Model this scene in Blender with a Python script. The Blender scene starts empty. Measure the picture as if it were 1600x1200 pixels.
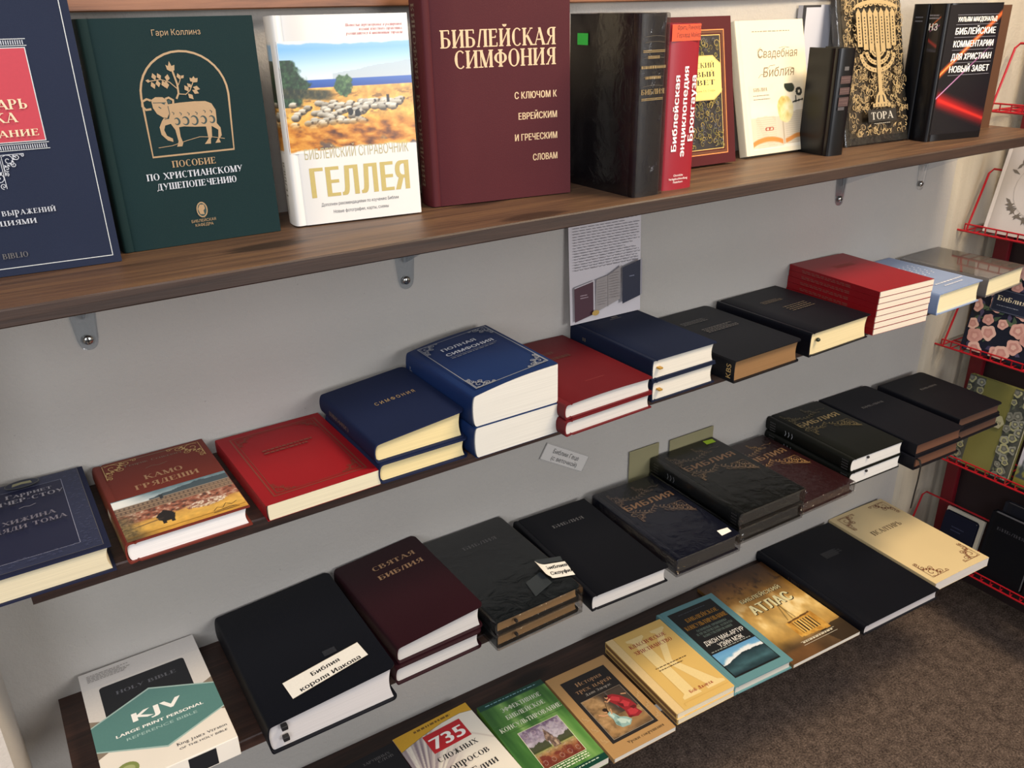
import bpy, bmesh, math, random
import numpy as np
from mathutils import Matrix, Vector
from mathutils.geometry import delaunay_2d_cdt
R = math.radians
C = bpy.context.scene.collection
sc = bpy.context.scene
random.seed(4)

def lin(c): return c / 12.92 if c <= .04045 else ((c + .055) / 1.055) ** 2.4
def hx(s):
    s = s.lstrip('#'); return tuple(lin(int(s[i:i + 2], 16) / 255) for i in (0, 2, 4)) + (1.,)

# ------------------------------------------------------------------ camera, world, lamps, exposure
def camera_axes(yaw, pit, rol):
    fw = Vector((math.sin(yaw) * math.cos(pit), math.cos(yaw) * math.cos(pit), -math.sin(pit)))
    r = Vector((math.cos(yaw), -math.sin(yaw), 0)); d = fw.cross(r)
    c, s = math.cos(rol), math.sin(rol)
    return c * r + s * d, -s * r + c * d, fw
cd = bpy.data.cameras.new('camera'); cam = bpy.data.objects.new('camera', cd); C.objects.link(cam)
cd.sensor_width = 36; cd.sensor_fit = 'HORIZONTAL'; cd.lens = 1328.62 / 1600 * 36; cd.clip_start = .02
r_, d_, f_ = camera_axes(R(32.3135), R(24.0257), R(1.1288))
cam.matrix_world = Matrix(((r_.x, -d_.x, -f_.x, 0), (r_.y, -d_.y, -f_.y, -1.06), (r_.z, -d_.z, -f_.z, 1.48), (0, 0, 0, 1)))
sc.camera = cam
sc.view_settings.view_transform = 'Standard'; sc.view_settings.look = 'None'
sc.view_settings.gamma = 1; sc.view_settings.use_curve_mapping = False
sc.view_settings.exposure = 0.0
wd = bpy.data.worlds.new('room_ambient'); sc.world = wd; wd.use_nodes = True
wd.node_tree.nodes['Background'].inputs[0].default_value = (.92, .94, 1.0, 1)
wd.node_tree.nodes['Background'].inputs[1].default_value = .11
def lamp(name, loc, target, size, size_y, power, col):
    l = bpy.data.lights.new(name, 'AREA'); l.shape = 'RECTANGLE'; l.size = size; l.size_y = size_y
    l.energy = power; l.color = col
    o = bpy.data.objects.new(name, l); C.objects.link(o); o.location = loc
    o.rotation_euler = (Vector(target) - Vector(loc)).to_track_quat('-Z', 'Y').to_euler(); return o
lamp('ceiling_lamp', (1.5, -1.0, 2.62), (1.1, -.35, .6), .75, .45, 50, (1, .80, .56))
lamp('ceiling_lamp', (-.4, -1.5, 2.62), (.4, -.1, .9), .8, .5, 20, (.95, .95, 1))
lamp('room_fill', (1.7, -4.4, 1.70), (.3, 0, .9), 1.6, 1.1, 82, (.98, .97, .98))  # added frontal fill to brighten the shaded wall; no known window there
lamp('room_fill', (-1.3, -2.5, 1.95), (.0, 0, 1.0), .9, 1.1, 30, (.92, .94, 1))  # added cool fill from the left, raising the left part of the wall

# ------------------------------------------------------------------ materials
MC = {}
def nmat(name, col, rough=.6, metal=0., spec=.5, bump=None, var=0., varscale=30, coat=0.):
    m = bpy.data.materials.new(name); m.use_nodes = True
    nt = m.node_tree; b = nt.nodes['Principled BSDF']
    col = hx(col) if isinstance(col, str) else col
    b.inputs['Base Color'].default_value = col; b.inputs['Roughness'].default_value = rough
    b.inputs['Metallic'].default_value = metal; b.inputs['Specular IOR Level'].default_value = spec
    b.inputs['Coat Weight'].default_value = coat; b.inputs['Coat Roughness'].default_value = .15
    if bump or var:
        tc = nt.nodes.new('ShaderNodeTexCoord')
    if var:
        n = nt.nodes.new('ShaderNodeTexNoise'); n.inputs['Scale'].default_value = varscale; n.inputs['Detail'].default_value = 4
        nt.links.new(tc.outputs['Object'], n.inputs['Vector'])
        mx = nt.nodes.new('ShaderNodeMix'); mx.data_type = 'RGBA'
        mx.inputs[6].default_value = tuple(c * (1 - var) for c in col[:3]) + (1,)
        mx.inputs[7].default_value = tuple(min(1, c * (1 + var)) for c in col[:3]) + (1,)
        nt.links.new(n.outputs[0], mx.inputs[0]); nt.links.new(mx.outputs[2], b.inputs['Base Color'])
    if bump:
        kind, scale, st = bump
        n = nt.nodes.new('ShaderNodeTexVoronoi' if kind == 'leather' else 'ShaderNodeTexNoise')
        n.inputs['Scale'].default_value = scale
        nt.links.new(tc.outputs['Object'], n.inputs['Vector'])
        bp = nt.nodes.new('ShaderNodeBump'); bp.inputs['Strength'].default_value = st; bp.inputs['Distance'].default_value = .0006
        nt.links.new(n.outputs[0], bp.inputs['Height']); nt.links.new(bp.outputs[0], b.inputs['Normal'])
    return m
def cloth(c, rough=.7, spec=.22): return nmat('cover_cloth', c, rough, bump=('noise', 1600, .25), var=.10, varscale=14, spec=spec)
def leather(c, rough=.5, spec=.24): return nmat('cover_leather', c, rough, bump=('leather', 900, .14), var=.12, varscale=10, spec=spec)
def gloss(c, rough=.28, spec=.35): return nmat('cover_laminate', c, rough, var=.04, varscale=12, spec=spec)
def ink(c, metal=0., rough=.5):
    k = (c, metal, rough)
    if k not in MC: MC[k] = nmat('ink', c, rough, metal, var=.06, varscale=300)
    return MC[k]
def foil(c): return ink(c, .15, .42)
def pages(c):
    k = ('pages', c)
    if k in MC: return MC[k]
    m = nmat('paper_edges', c, .75, spec=.25); nt = m.node_tree; b = nt.nodes['Principled BSDF']
    tc = nt.nodes.new('ShaderNodeTexCoord'); mp = nt.nodes.new('ShaderNodeMapping'); mp.inputs['Scale'].default_value = (6, 6, 1500)
    n = nt.nodes.new('ShaderNodeTexNoise'); n.inputs['Scale'].default_value = 1; n.inputs['Detail'].default_value = 3
    nt.links.new(tc.outputs['Object'], mp.inputs[0]); nt.links.new(mp.outputs[0], n.inputs['Vector'])
    cl = hx(c); mx = nt.nodes.new('ShaderNodeMix'); mx.data_type = 'RGBA'
    mx.inputs[6].default_value = tuple(x * .72 for x in cl[:3]) + (1,); mx.inputs[7].default_value = tuple(min(1, x * 1.12) for x in cl[:3]) + (1,)
    nt.links.new(n.outputs[0], mx.inputs[0]); nt.links.new(mx.outputs[2], b.inputs['Base Color'])
    bp = nt.nodes.new('ShaderNodeBump'); bp.inputs['Strength'].default_value = .25; bp.inputs['Distance'].default_value = .0004
    nt.links.new(n.outputs[0], bp.inputs['Height']); nt.links.new(bp.outputs[0], b.inputs['Normal'])
    MC[k] = m; return m
def clear(name, fac, tint=(1, 1, 1, 1), rough=.12, bump=0., scale=60):
    m = bpy.data.materials.new(name); m.use_nodes = True; nt = m.node_tree; nt.nodes.clear()
    o = nt.nodes.new('ShaderNodeOutputMaterial'); mx = nt.nodes.new('ShaderNodeMixShader')
    t = nt.nodes.new('ShaderNodeBsdfTransparent'); g = nt.nodes.new('ShaderNodeBsdfGlossy')
    t.inputs[0].default_value = tint; g.inputs['Roughness'].default_value = rough
    lw = nt.nodes.new('ShaderNodeLayerWeight'); lw.inputs[0].default_value = .35
    ma = nt.nodes.new('ShaderNodeMath'); ma.operation = 'MULTIPLY_ADD'; ma.inputs[1].default_value = .55; ma.inputs[2].default_value = fac
    nt.links.new(lw.outputs['Fresnel'], ma.inputs[0]); nt.links.new(ma.outputs[0], mx.inputs[0])
    nt.links.new(t.outputs[0], mx.inputs[1]); nt.links.new(g.outputs[0], mx.inputs[2]); nt.links.new(mx.outputs[0], o.inputs[0])
    if bump:
        tc = nt.nodes.new('ShaderNodeTexCoord'); n = nt.nodes.new('ShaderNodeTexNoise'); n.inputs['Scale'].default_value = scale
        n.inputs['Detail'].default_value = 5; n.inputs['Distortion'].default_value = 1.5
        nt.links.new(tc.outputs['Object'], n.inputs['Vector'])
        bp = nt.nodes.new('ShaderNodeBump'); bp.inputs['Strength'].default_value = bump; bp.inputs['Distance'].default_value = .002
        nt.links.new(n.outputs[0], bp.inputs['Height']); nt.links.new(bp.outputs[0], g.inputs['Normal']); nt.links.new(bp.outputs[0], lw.inputs['Normal'])
    return m
def wood(name, dark, mid, light, rough=.45):
    m = nmat(name, mid, rough); nt = m.node_tree; b = nt.nodes['Principled BSDF']
    tc = nt.nodes.new('ShaderNodeTexCoord'); mp = nt.nodes.new('ShaderNodeMapping'); mp.inputs['Scale'].default_value = (1.6, 34, 34)
    n = nt.nodes.new('ShaderNodeTexNoise'); n.inputs['Scale'].default_value = 2.2; n.inputs['Detail'].default_value = 9; n.inputs['Roughness'].default_value = .62; n.inputs['Distortion'].default_value = .7
    nt.links.new(tc.outputs['Object'], mp.inputs[0]); nt.links.new(mp.outputs[0], n.inputs['Vector'])
    # a few oval knots
    mp2 = nt.nodes.new('ShaderNodeMapping'); mp2.inputs['Scale'].default_value = (3.1, 9.5, 5)
    v = nt.nodes.new('ShaderNodeTexVoronoi'); v.inputs['Scale'].default_value = 1.0
    nt.links.new(tc.outputs['Object'], mp2.inputs[0]); nt.links.new(mp2.outputs[0], v.inputs['Vector'])
    kr = nt.nodes.new('ShaderNodeMapRange'); kr.inputs[1].default_value = .04; kr.inputs[2].default_value = .17; kr.inputs[3].default_value = .5; kr.inputs[4].default_value = 0
    nt.links.new(v.outputs['Distance'], kr.inputs[0])
    sb = nt.nodes.new('ShaderNodeMath'); sb.operation = 'SUBTRACT'; nt.links.new(n.outputs[0], sb.inputs[0]); nt.links.new(kr.outputs[0], sb.inputs[1])
    cr = nt.nodes.new('ShaderNodeValToRGB'); e = cr.color_ramp.elements
    e[0].position = .25; e[0].color = hx(dark); e[1].position = .72; e[1].color = hx(light); q = cr.color_ramp.elements.new(.48); q.color = hx(mid)
    nt.links.new(sb.outputs[0], cr.inputs[0]); nt.links.new(cr.outputs[0], b.inputs['Base Color'])
    bp = nt.nodes.new('ShaderNodeBump'); bp.inputs['Strength'].default_value = .35; bp.inputs['Distance'].default_value = .0012
    nt.links.new(n.outputs[0], bp.inputs['Height']); nt.links.new(bp.outputs[0], b.inputs['Normal'])
    return m
def plaster(name, c, streak=0.):
    m = nmat(name, c, .9, spec=.2); nt = m.node_tree; b = nt.nodes['Principled BSDF']; cl = hx(c)
    tc = nt.nodes.new('ShaderNodeTexCoord')
    n1 = nt.nodes.new('ShaderNodeTexNoise'); n1.inputs['Scale'].default_value = 4; n1.inputs['Detail'].default_value = 5
    n2 = nt.nodes.new('ShaderNodeTexNoise'); n2.inputs['Scale'].default_value = 130; n2.inputs['Detail'].default_value = 5; n2.inputs['Roughness'].default_value = .65
    v = nt.nodes.new('ShaderNodeTexVoronoi'); v.inputs['Scale'].default_value = 26
    mp = nt.nodes.new('ShaderNodeMapping'); mp.inputs['Scale'].default_value = (9, 9, .7) if streak else (1, 1, 1)
    nt.links.new(tc.outputs['Object'], mp.inputs[0]); nt.links.new(mp.outputs[0], n1.inputs['Vector'])
    for q in (n2, v): nt.links.new(tc.outputs['Object'], q.inputs['Vector'])
    mx = nt.nodes.new('ShaderNodeMix'); mx.data_type = 'RGBA'; a = .08 + streak
    mx.inputs[6].default_value = tuple(x * (1 - a) for x in cl[:3]) + (1,); mx.inputs[7].default_value = tuple(min(1, x * (1 + a)) for x in cl[:3]) + (1,)
    nt.links.new(n1.outputs[0], mx.inputs[0])
    pit = nt.nodes.new('ShaderNodeMapRange'); pit.inputs[1].default_value = .008; pit.inputs[2].default_value = .032; pit.inputs[3].default_value = .7; pit.inputs[4].default_value = 1
    nt.links.new(v.outputs['Distance'], pit.inputs[0])
    mu = nt.nodes.new('ShaderNodeMix'); mu.data_type = 'RGBA'; mu.blend_type = 'MULTIPLY'; mu.inputs[0].default_value = 1
    nt.links.new(mx.outputs[2], mu.inputs[6]); nt.links.new(pit.outputs[0], mu.inputs[7]); nt.links.new(mu.outputs[2], b.inputs['Base Color'])
    bp = nt.nodes.new('ShaderNodeBump'); bp.inputs['Strength'].default_value = .4; bp.inputs['Distance'].default_value = .004
    nt.links.new(n2.outputs[0], bp.inputs['Height']); nt.links.new(bp.outputs[0], b.inputs['Normal'])
    return m
def carpet_mat():
    m = nmat('carpet_pile', '#6b5c50', .95, spec=.1); nt = m.node_tree; b = nt.nodes['Principled BSDF']
    tc = nt.nodes.new('ShaderNodeTexCoord')
    n = nt.nodes.new('ShaderNodeTexNoise'); n.inputs['Scale'].default_value = 230; n.inputs['Detail'].default_value = 3; n.inputs['Roughness'].default_value = .8
    n2 = nt.nodes.new('ShaderNodeTexNoise'); n2.inputs['Scale'].default_value = 45; n2.inputs['Detail'].default_value = 4
    for q in (n, n2): nt.links.new(tc.outputs['Object'], q.inputs['Vector'])
    ad = nt.nodes.new('ShaderNodeMath'); ad.operation = 'MULTIPLY_ADD'; ad.inputs[1].default_value = .35
    nt.links.new(n2.outputs[0], ad.inputs[0]); nt.links.new(n.outputs[0], ad.inputs[2])
    cr = nt.nodes.new('ShaderNodeValToRGB'); e = cr.color_ramp.elements
    e[0].position = .48; e[0].color = hx('#2c2421'); e[1].position = .92; e[1].color = hx('#8d7b6e'); q = cr.color_ramp.elements.new(.68); q.color = hx('#5c4f47')
    nt.links.new(ad.outputs[0], cr.inputs[0]); nt.links.new(cr.outputs[0], b.inputs['Base Color'])
    bp = nt.nodes.new('ShaderNodeBump'); bp.inputs['Strength'].default_value = .8; bp.inputs['Distance'].default_value = .004
    nt.links.new(n.outputs[0], bp.inputs['Height']); nt.links.new(bp.outputs[0], b.inputs['Normal'])
    return m
def print_mat(rough=.45):
    k = ('print', rough)
    if k in MC: return MC[k]
    m = nmat('printed_picture', '#ffffff', rough); nt = m.node_tree
    a = nt.nodes.new('ShaderNodeAttribute'); a.attribute_name = 'ink'
    nt.links.new(a.outputs['Color'], nt.nodes['Principled BSDF'].inputs['Base Color']); MC[k] = m; return m

# ------------------------------------------------------------------ object helpers
def link(name, me, mats, parent=None, smooth=None):
    o = bpy.data.objects.new(name, me)
    for m in (mats if isinstance(mats, (list, tuple)) else [mats]): me.materials.append(m)
    C.objects.link(o); o.parent = parent
    if smooth is not None:
        for p in me.polygons: p.use_smooth = True
        me.set_sharp_from_angle(angle=R(smooth))
    return o
def mesh(name, v, f, mats, parent=None, smooth=None):
    me = bpy.data.meshes.new(name); me.from_pydata(v, [], f); me.update(); return link(name, me, mats, parent, smooth)
def bm_obj(name, bm, mats, parent=None, smooth=None):
    bmesh.ops.recalc_face_normals(bm, faces=bm.faces)
    me = bpy.data.meshes.new(name); bm.to_mesh(me); bm.free(); return link(name, me, mats, parent, smooth)
def box(bm, x0, y0, z0, x1, y1, z1, bev=0.):
    r = bmesh.ops.create_cube(bm, size=1); vs = r['verts']
    for v in vs: v.co = Vector(((x0 + x1) / 2 + v.co.x * (x1 - x0), (y0 + y1) / 2 + v.co.y * (y1 - y0), (z0 + z1) / 2 + v.co.z * (z1 - z0)))
    if bev: bmesh.ops.bevel(bm, geom=list({e for v in vs for e in v.link_edges}), offset=bev, segments=2, affect='EDGES', profile=.5)
def tube(bm, pts, r, n=8):
    pts = [Vector(p) for p in pts]; rings = []
    for i, p in enumerate(pts):
        d = (pts[min(i + 1, len(pts) - 1)] - pts[max(i - 1, 0)]).normalized()
        a = d.cross(Vector((0, 0, 1))); a = a.normalized() if a.length > .05 else d.cross(Vector((1, 0, 0))).normalized(); b = d.cross(a)
        rings.append([bm.verts.new(p + r * (math.cos(2 * math.pi * k / n) * a + math.sin(2 * math.pi * k / n) * b)) for k in range(n)])
    for A, B in zip(rings, rings[1:]):
        for k in range(n): bm.faces.new((A[k], A[(k + 1) % n], B[(k + 1) % n], B[k]))
    bm.faces.new(rings[0]); bm.faces.new(rings[-1][::-1])
def tag(o, label, cat, group=None):
    o['label'] = label; o['category'] = cat
    if group: o['group'] = group
    return o
def thing(name, label, cat, group=None, mat=None):
    o = bpy.data.objects.new(name, None); o.empty_display_size = .02; C.objects.link(o)
    if mat is not None: o.matrix_world = mat
    return tag(o, label, cat, group)
def struct(o): o['kind'] = 'structure'; return o
def copy_thing(o, mat, label):
    c = o.copy(); C.objects.link(c); c.matrix_world = mat; c['label'] = label
    for ch in o.children:
        q = ch.copy(); C.objects.link(q); q.parent = c
        for g in ch.children:
            h = g.copy(); C.objects.link(h); h.parent = q
    return c

# ------------------------------------------------------------------ lettering and printed shapes
GL = {}
def sans(ch_string, bold):
    offs = {0: (), 1: (-.045, 0, .045), 2: (-.075, -.0375, 0, .0375, .075)}[bold]
    k = (ch_string, bold)
    if k not in GL:
        cu = bpy.data.curves.new('t', 'FONT'); cu.body = ch_string; cu.resolution_u = 4; cu.fill_mode = 'NONE'; cu.space_character = (1, 1.05, 1.14)[bold]
        o = bpy.data.objects.new('t', cu); me = o.to_mesh()
        P = [Vector((v.co.x / .727, v.co.y / .727)) for v in me.vertices]; E = [tuple(e.vertices) for e in me.edges]
        # outlines -> triangles kept where the winding number is not zero
        vs, _, fs, _, _, _ = delaunay_2d_cdt(P, E, [], 0, 1e-5); vs = [tuple(v) for v in vs]; fs = [tuple(q) for q in fs]
        A = np.array([P[i] for i, j in E]); B = np.array([P[j] for i, j in E]); D = np.array([np.mean([vs[i] for i in q], 0) for q in fs])
        px, py = D[:, :1], D[:, 1:]; up = (A[:, 1] <= py) & (B[:, 1] > py); dn = (A[:, 1] > py) & (B[:, 1] <= py)
        sd = (B[:, 0] - A[:, 0]) * (py - A[:, 1]) - (px - A[:, 0]) * (B[:, 1] - A[:, 1])
        wn = (up & (sd > 0)).sum(1) - (dn & (sd < 0)).sum(1); fs = [q for q, k_ in zip(fs, wn) if k_ != 0]
        if bold:
            n0 = len(vs); vs = [(x + dx, y, q * 4e-6) for q, dx in enumerate(offs) for x, y in vs]; fs = [tuple(i + k_ * n0 for i in q) for k_ in range(len(offs)) for q in fs]
        o.to_mesh_clear(); bpy.data.objects.remove(o); bpy.data.curves.remove(cu)
        GL[k] = (vs, fs)
    return GL[k]
TK, TN = .18, .062       # thick and thin strokes of the serif letters
class Ser:
    def __init__(s): s.v = []; s.f = []
    def q(s, *p): n = len(s.v); s.v += p; s.f.append(tuple(range(n, n + len(p))))
    def line(s, x0, y0, x1, y1, w):
        if y0 == y1: s.q((x0, y0 - w / 2), (x1, y0 - w / 2), (x1, y0 + w / 2), (x0, y0 + w / 2))
        else: s.q((x0 - w / 2, y0), (x0 + w / 2, y0), (x1 + w / 2, y1), (x1 - w / 2, y1))
    def sf(s, x, y, w=.3):
        y = y + TN / 2 if y < .5 else y - TN / 2; s.line(x - w / 2, y, x + w / 2, y, TN)
    def v1(s, x, w=TK, y0=0, y1=1, a=1, b=1):
        s.line(x, y0, x, y1, w)
        if a: s.sf(x, y0)
        if b: s.sf(x, y1)
    def h(s, x0, x1, y, tick=0):
        s.line(x0, y, x1, y, TN)
        if tick: s.q((x1 - .05, y - tick), (x1 + .02, y - tick), (x1 + .02, y), (x1 - .05, y))
    def arc(s, cx, cy, rx, ry, a0, a1, n=18):
        pr = None
        for i in range(n + 1):
            a = R(a0 + (a1 - a0) * i / n); w = TN + (TK - TN) * abs(math.cos(a)) ** 1.5
            ox, oy = cx + rx * math.cos(a), cy + ry * math.sin(a); ix, iy = cx + (rx - w) * math.cos(a), cy + (ry - TN - (w - TN) * .25) * math.sin(a)
            if pr: s.q(pr[0], (ox, oy), (ix, iy), pr[1])
            pr = ((ox, oy), (ix, iy))
def glyph(c):
    s = Ser(); u = c.upper(); low = c.islower(); W = .72
    if u in 'АA': s.line(.06, 0, .38, 1, TN); s.line(.66, 0, .36, 1, TK); s.h(.15, .58, .32); s.sf(.06, 0, .22); s.sf(.66, 0, .26); W = .74
    elif u == 'Б': s.v1(.12); s.h(.1, .56, .97, .2); s.arc(.3, .29, .34, .29, -90, 90); s.h(.12, .3, .03); s.h(.12, .3, .55); W = .68
    elif u in 'ВB': s.v1(.12); s.arc(.3, .77, .27, .23, -90, 90); s.arc(.3, .28, .34, .28, -90, 90); s.h(.1, .3, .97); s.h(.1, .3, .54); s.h(.1, .3, .03); W = .68
    elif u == 'Г': s.v1(.12); s.h(.1, .54, .97, .22); W = .58
    elif u == 'Д': s.line(.16, .03, .3, 1, TN); s.v1(.56, a=0); s.h(.25, .56, .97); s.h(.02, .72, .03); s.line(.03, -.16, .03, .03, TN); s.line(.71, -.16, .71, .03, TN); W = .76
    elif u in 'ЕEЁ': s.v1(.12); s.h(.1, .54, .97, .2); s.h(.1, .46, .52, -.1); s.h(.1, .56, .03, -.2); W = .62
    elif u == 'Ж': s.v1(.48); s.line(.1, 0, .42, .52, TK * .8); s.line(.1, 1, .42, .5, TN); s.line(.86, 0, .54, .52, TK * .8); s.line(.86, 1, .54, .5, TN); s.sf(.1, 0, .2); s.sf(.86, 0, .2); W = .96
    elif u == 'З': s.arc(.24, .76, .3, .24, -90, 140); s.arc(.24, .28, .34, .28, -140, 90); W = .62
    elif u in 'ИЙ':
        s.v1(.12); s.v1(.62); s.line(.12, .05, .62, .95, TN * 1.2); W = .76
        if u == 'Й': s.arc(.37, 1.24, .15, .14, 180, 360, 8)
    elif u in 'КK': s.v1(.12); s.line(.2, .45, .6, 1, TN); s.line(.64, 0, .3, .58, TK); s.sf(.64, 0, .24); s.sf(.6, 1, .2); W = .72
    elif u == 'Л': s.line(.08, 0, .26, 1, TN * 1.7); s.v1(.56); s.h(.22, .56, .97); s.sf(.08, 0, .2); W = .7
    elif u in 'МM': s.v1(.1, TN); s.line(.42, 0, .12, 1, TK); s.line(.4, 0, .72, 1, TN); s.v1(.76); W = .88
    elif u in 'НH': s.v1(.12); s.v1(.62); s.h(.12, .62, .52); W = .76
    elif u in 'ОO': s.arc(.38, .5, .37, .52, 0, 360, 30); W = .76
    elif u == 'П': s.v1(.12); s.v1(.6); s.h(.12, .6, .97); W = .74
    elif u in 'РPR': s.v1(.12); s.arc(.28, .73, .3, .27, -90, 90); s.h(.1, .28, .97); s.h(.1, .28, .49); W = .62
    elif u in 'СC': s.arc(.38, .5, .36, .52, 48, 312, 24); W = .66
    elif u in 'ТT': s.v1(.34, b=0); s.h(.04, .64, .97, .2); s.line(.045, .77, .045, .97, TN); W = .68
    elif u in 'УY': s.line(.36, .36, .1, 1, TK); s.line(.24, 0, .62, 1, TN); s.sf(.1, 1, .24); s.sf(.62, 1, .2); W = .68
    elif u == 'Ф': s.v1(.42); s.arc(.42, .52, .42, .32, 0, 360, 26); W = .84
    elif u in 'ХX': s.line(.64, 0, .1, 1, TK); s.line(.1, 0, .6, 1, TN); [s.sf(x, y, .22) for x in (.1, .62) for y in (0, 1)]; W = .72
    elif u in 'ЦЩ':
        s.v1(.12); s.v1(.58 if u == 'Ц' else .48); s.h(.1, .7 if u == 'Ц' else 1., .03); W = .76
        if u == 'Щ': s.v1(.84); W = 1.04
        s.line(W - .06, -.16, W - .06, .04, TN)
    elif u == 'Ч': s.v1(.58); s.arc(.38, .78, .3, .36, 180, 300, 10); s.sf(.14, 1, .22); W = .7
    elif u == 'Ш': [s.v1(x) for x in (.12, .5, .88)]; s.h(.1, .88, .03); W = 1.0
    elif u in 'ЬЫ':
        s.v1(.12); s.arc(.28, .28, .3, .28, -90, 90); s.h(.1, .28, .03); s.h(.1, .28, .53); W = .62
        if u == 'Ы': s.v1(.8); W = .94
    elif u == 'Э': s.arc(.3, .5, .36, .52, -138, 138, 22); s.h(.28, .6, .52); W = .68
    elif u == 'Ю': s.v1(.12); s.h(.1, .36, .52); s.arc(.64, .5, .33, .52, 0, 360, 26); W = 1.0
    elif u == 'Я': s.v1(.54); s.arc(.38, .73, .3, .27, 90, 270); s.h(.38, .54, .97); s.h(.38, .54, .49); s.line(.1, 0, .36, .49, TN * 1.6); s.sf(.1, 0, .2); W = .66
    elif u == 'I': s.v1(.14); W = .28
    elif u == 'L': s.v1(.12); s.h(.1, .56, .03, -.2); W = .6
    elif u == ' ': W = .36
    elif u in '.,': s.line(.06, 0, .06, .14, .14); W = .16
    elif u == '-': s.h(.02, .3, .4); W = .34
    else: return None
    k, dy = (1, 0)
    if low:
        k = .72
        if u in 'РУ': k = 1.04; dy = -.32
        if u == 'Ф': dy = -.12
        if u == 'Б': k = .98
        if u == 'Ф': k = .95
    return [(x * (k if k < .9 else .8 if low else 1), y * k + dy) for x, y in s.v], s.f, W * (k if k < .9 else .8 if low else 1)
def text_mesh(t, style):
    if style.startswith('serif'):
        vs, fs, x = [], [], 0.
        for ch in t:
            g = glyph(ch)
            if g is None:
                v, f = sans(ch, 0); w = max([p[0] for p in v] + [.3]); g = (v, f, w)
            n = len(vs); vs += [(x + a, b, (q % 23) * 1.2e-6) for q, (a, b) in zip([k // 4 for k in range(len(g[0]))], g[0])]; fs += [tuple(i + n for i in p) for p in g[1]]; x += g[2] + .09
        x -= .09
    else:
        vs, fs = sans(t, 2 if 'black' in style else 1 if 'bold' in style else 0)
    if 'ital' in style: vs = [(p[0] + .22 * p[1],) + tuple(p[1:]) for p in vs]
    return vs, fs
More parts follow.
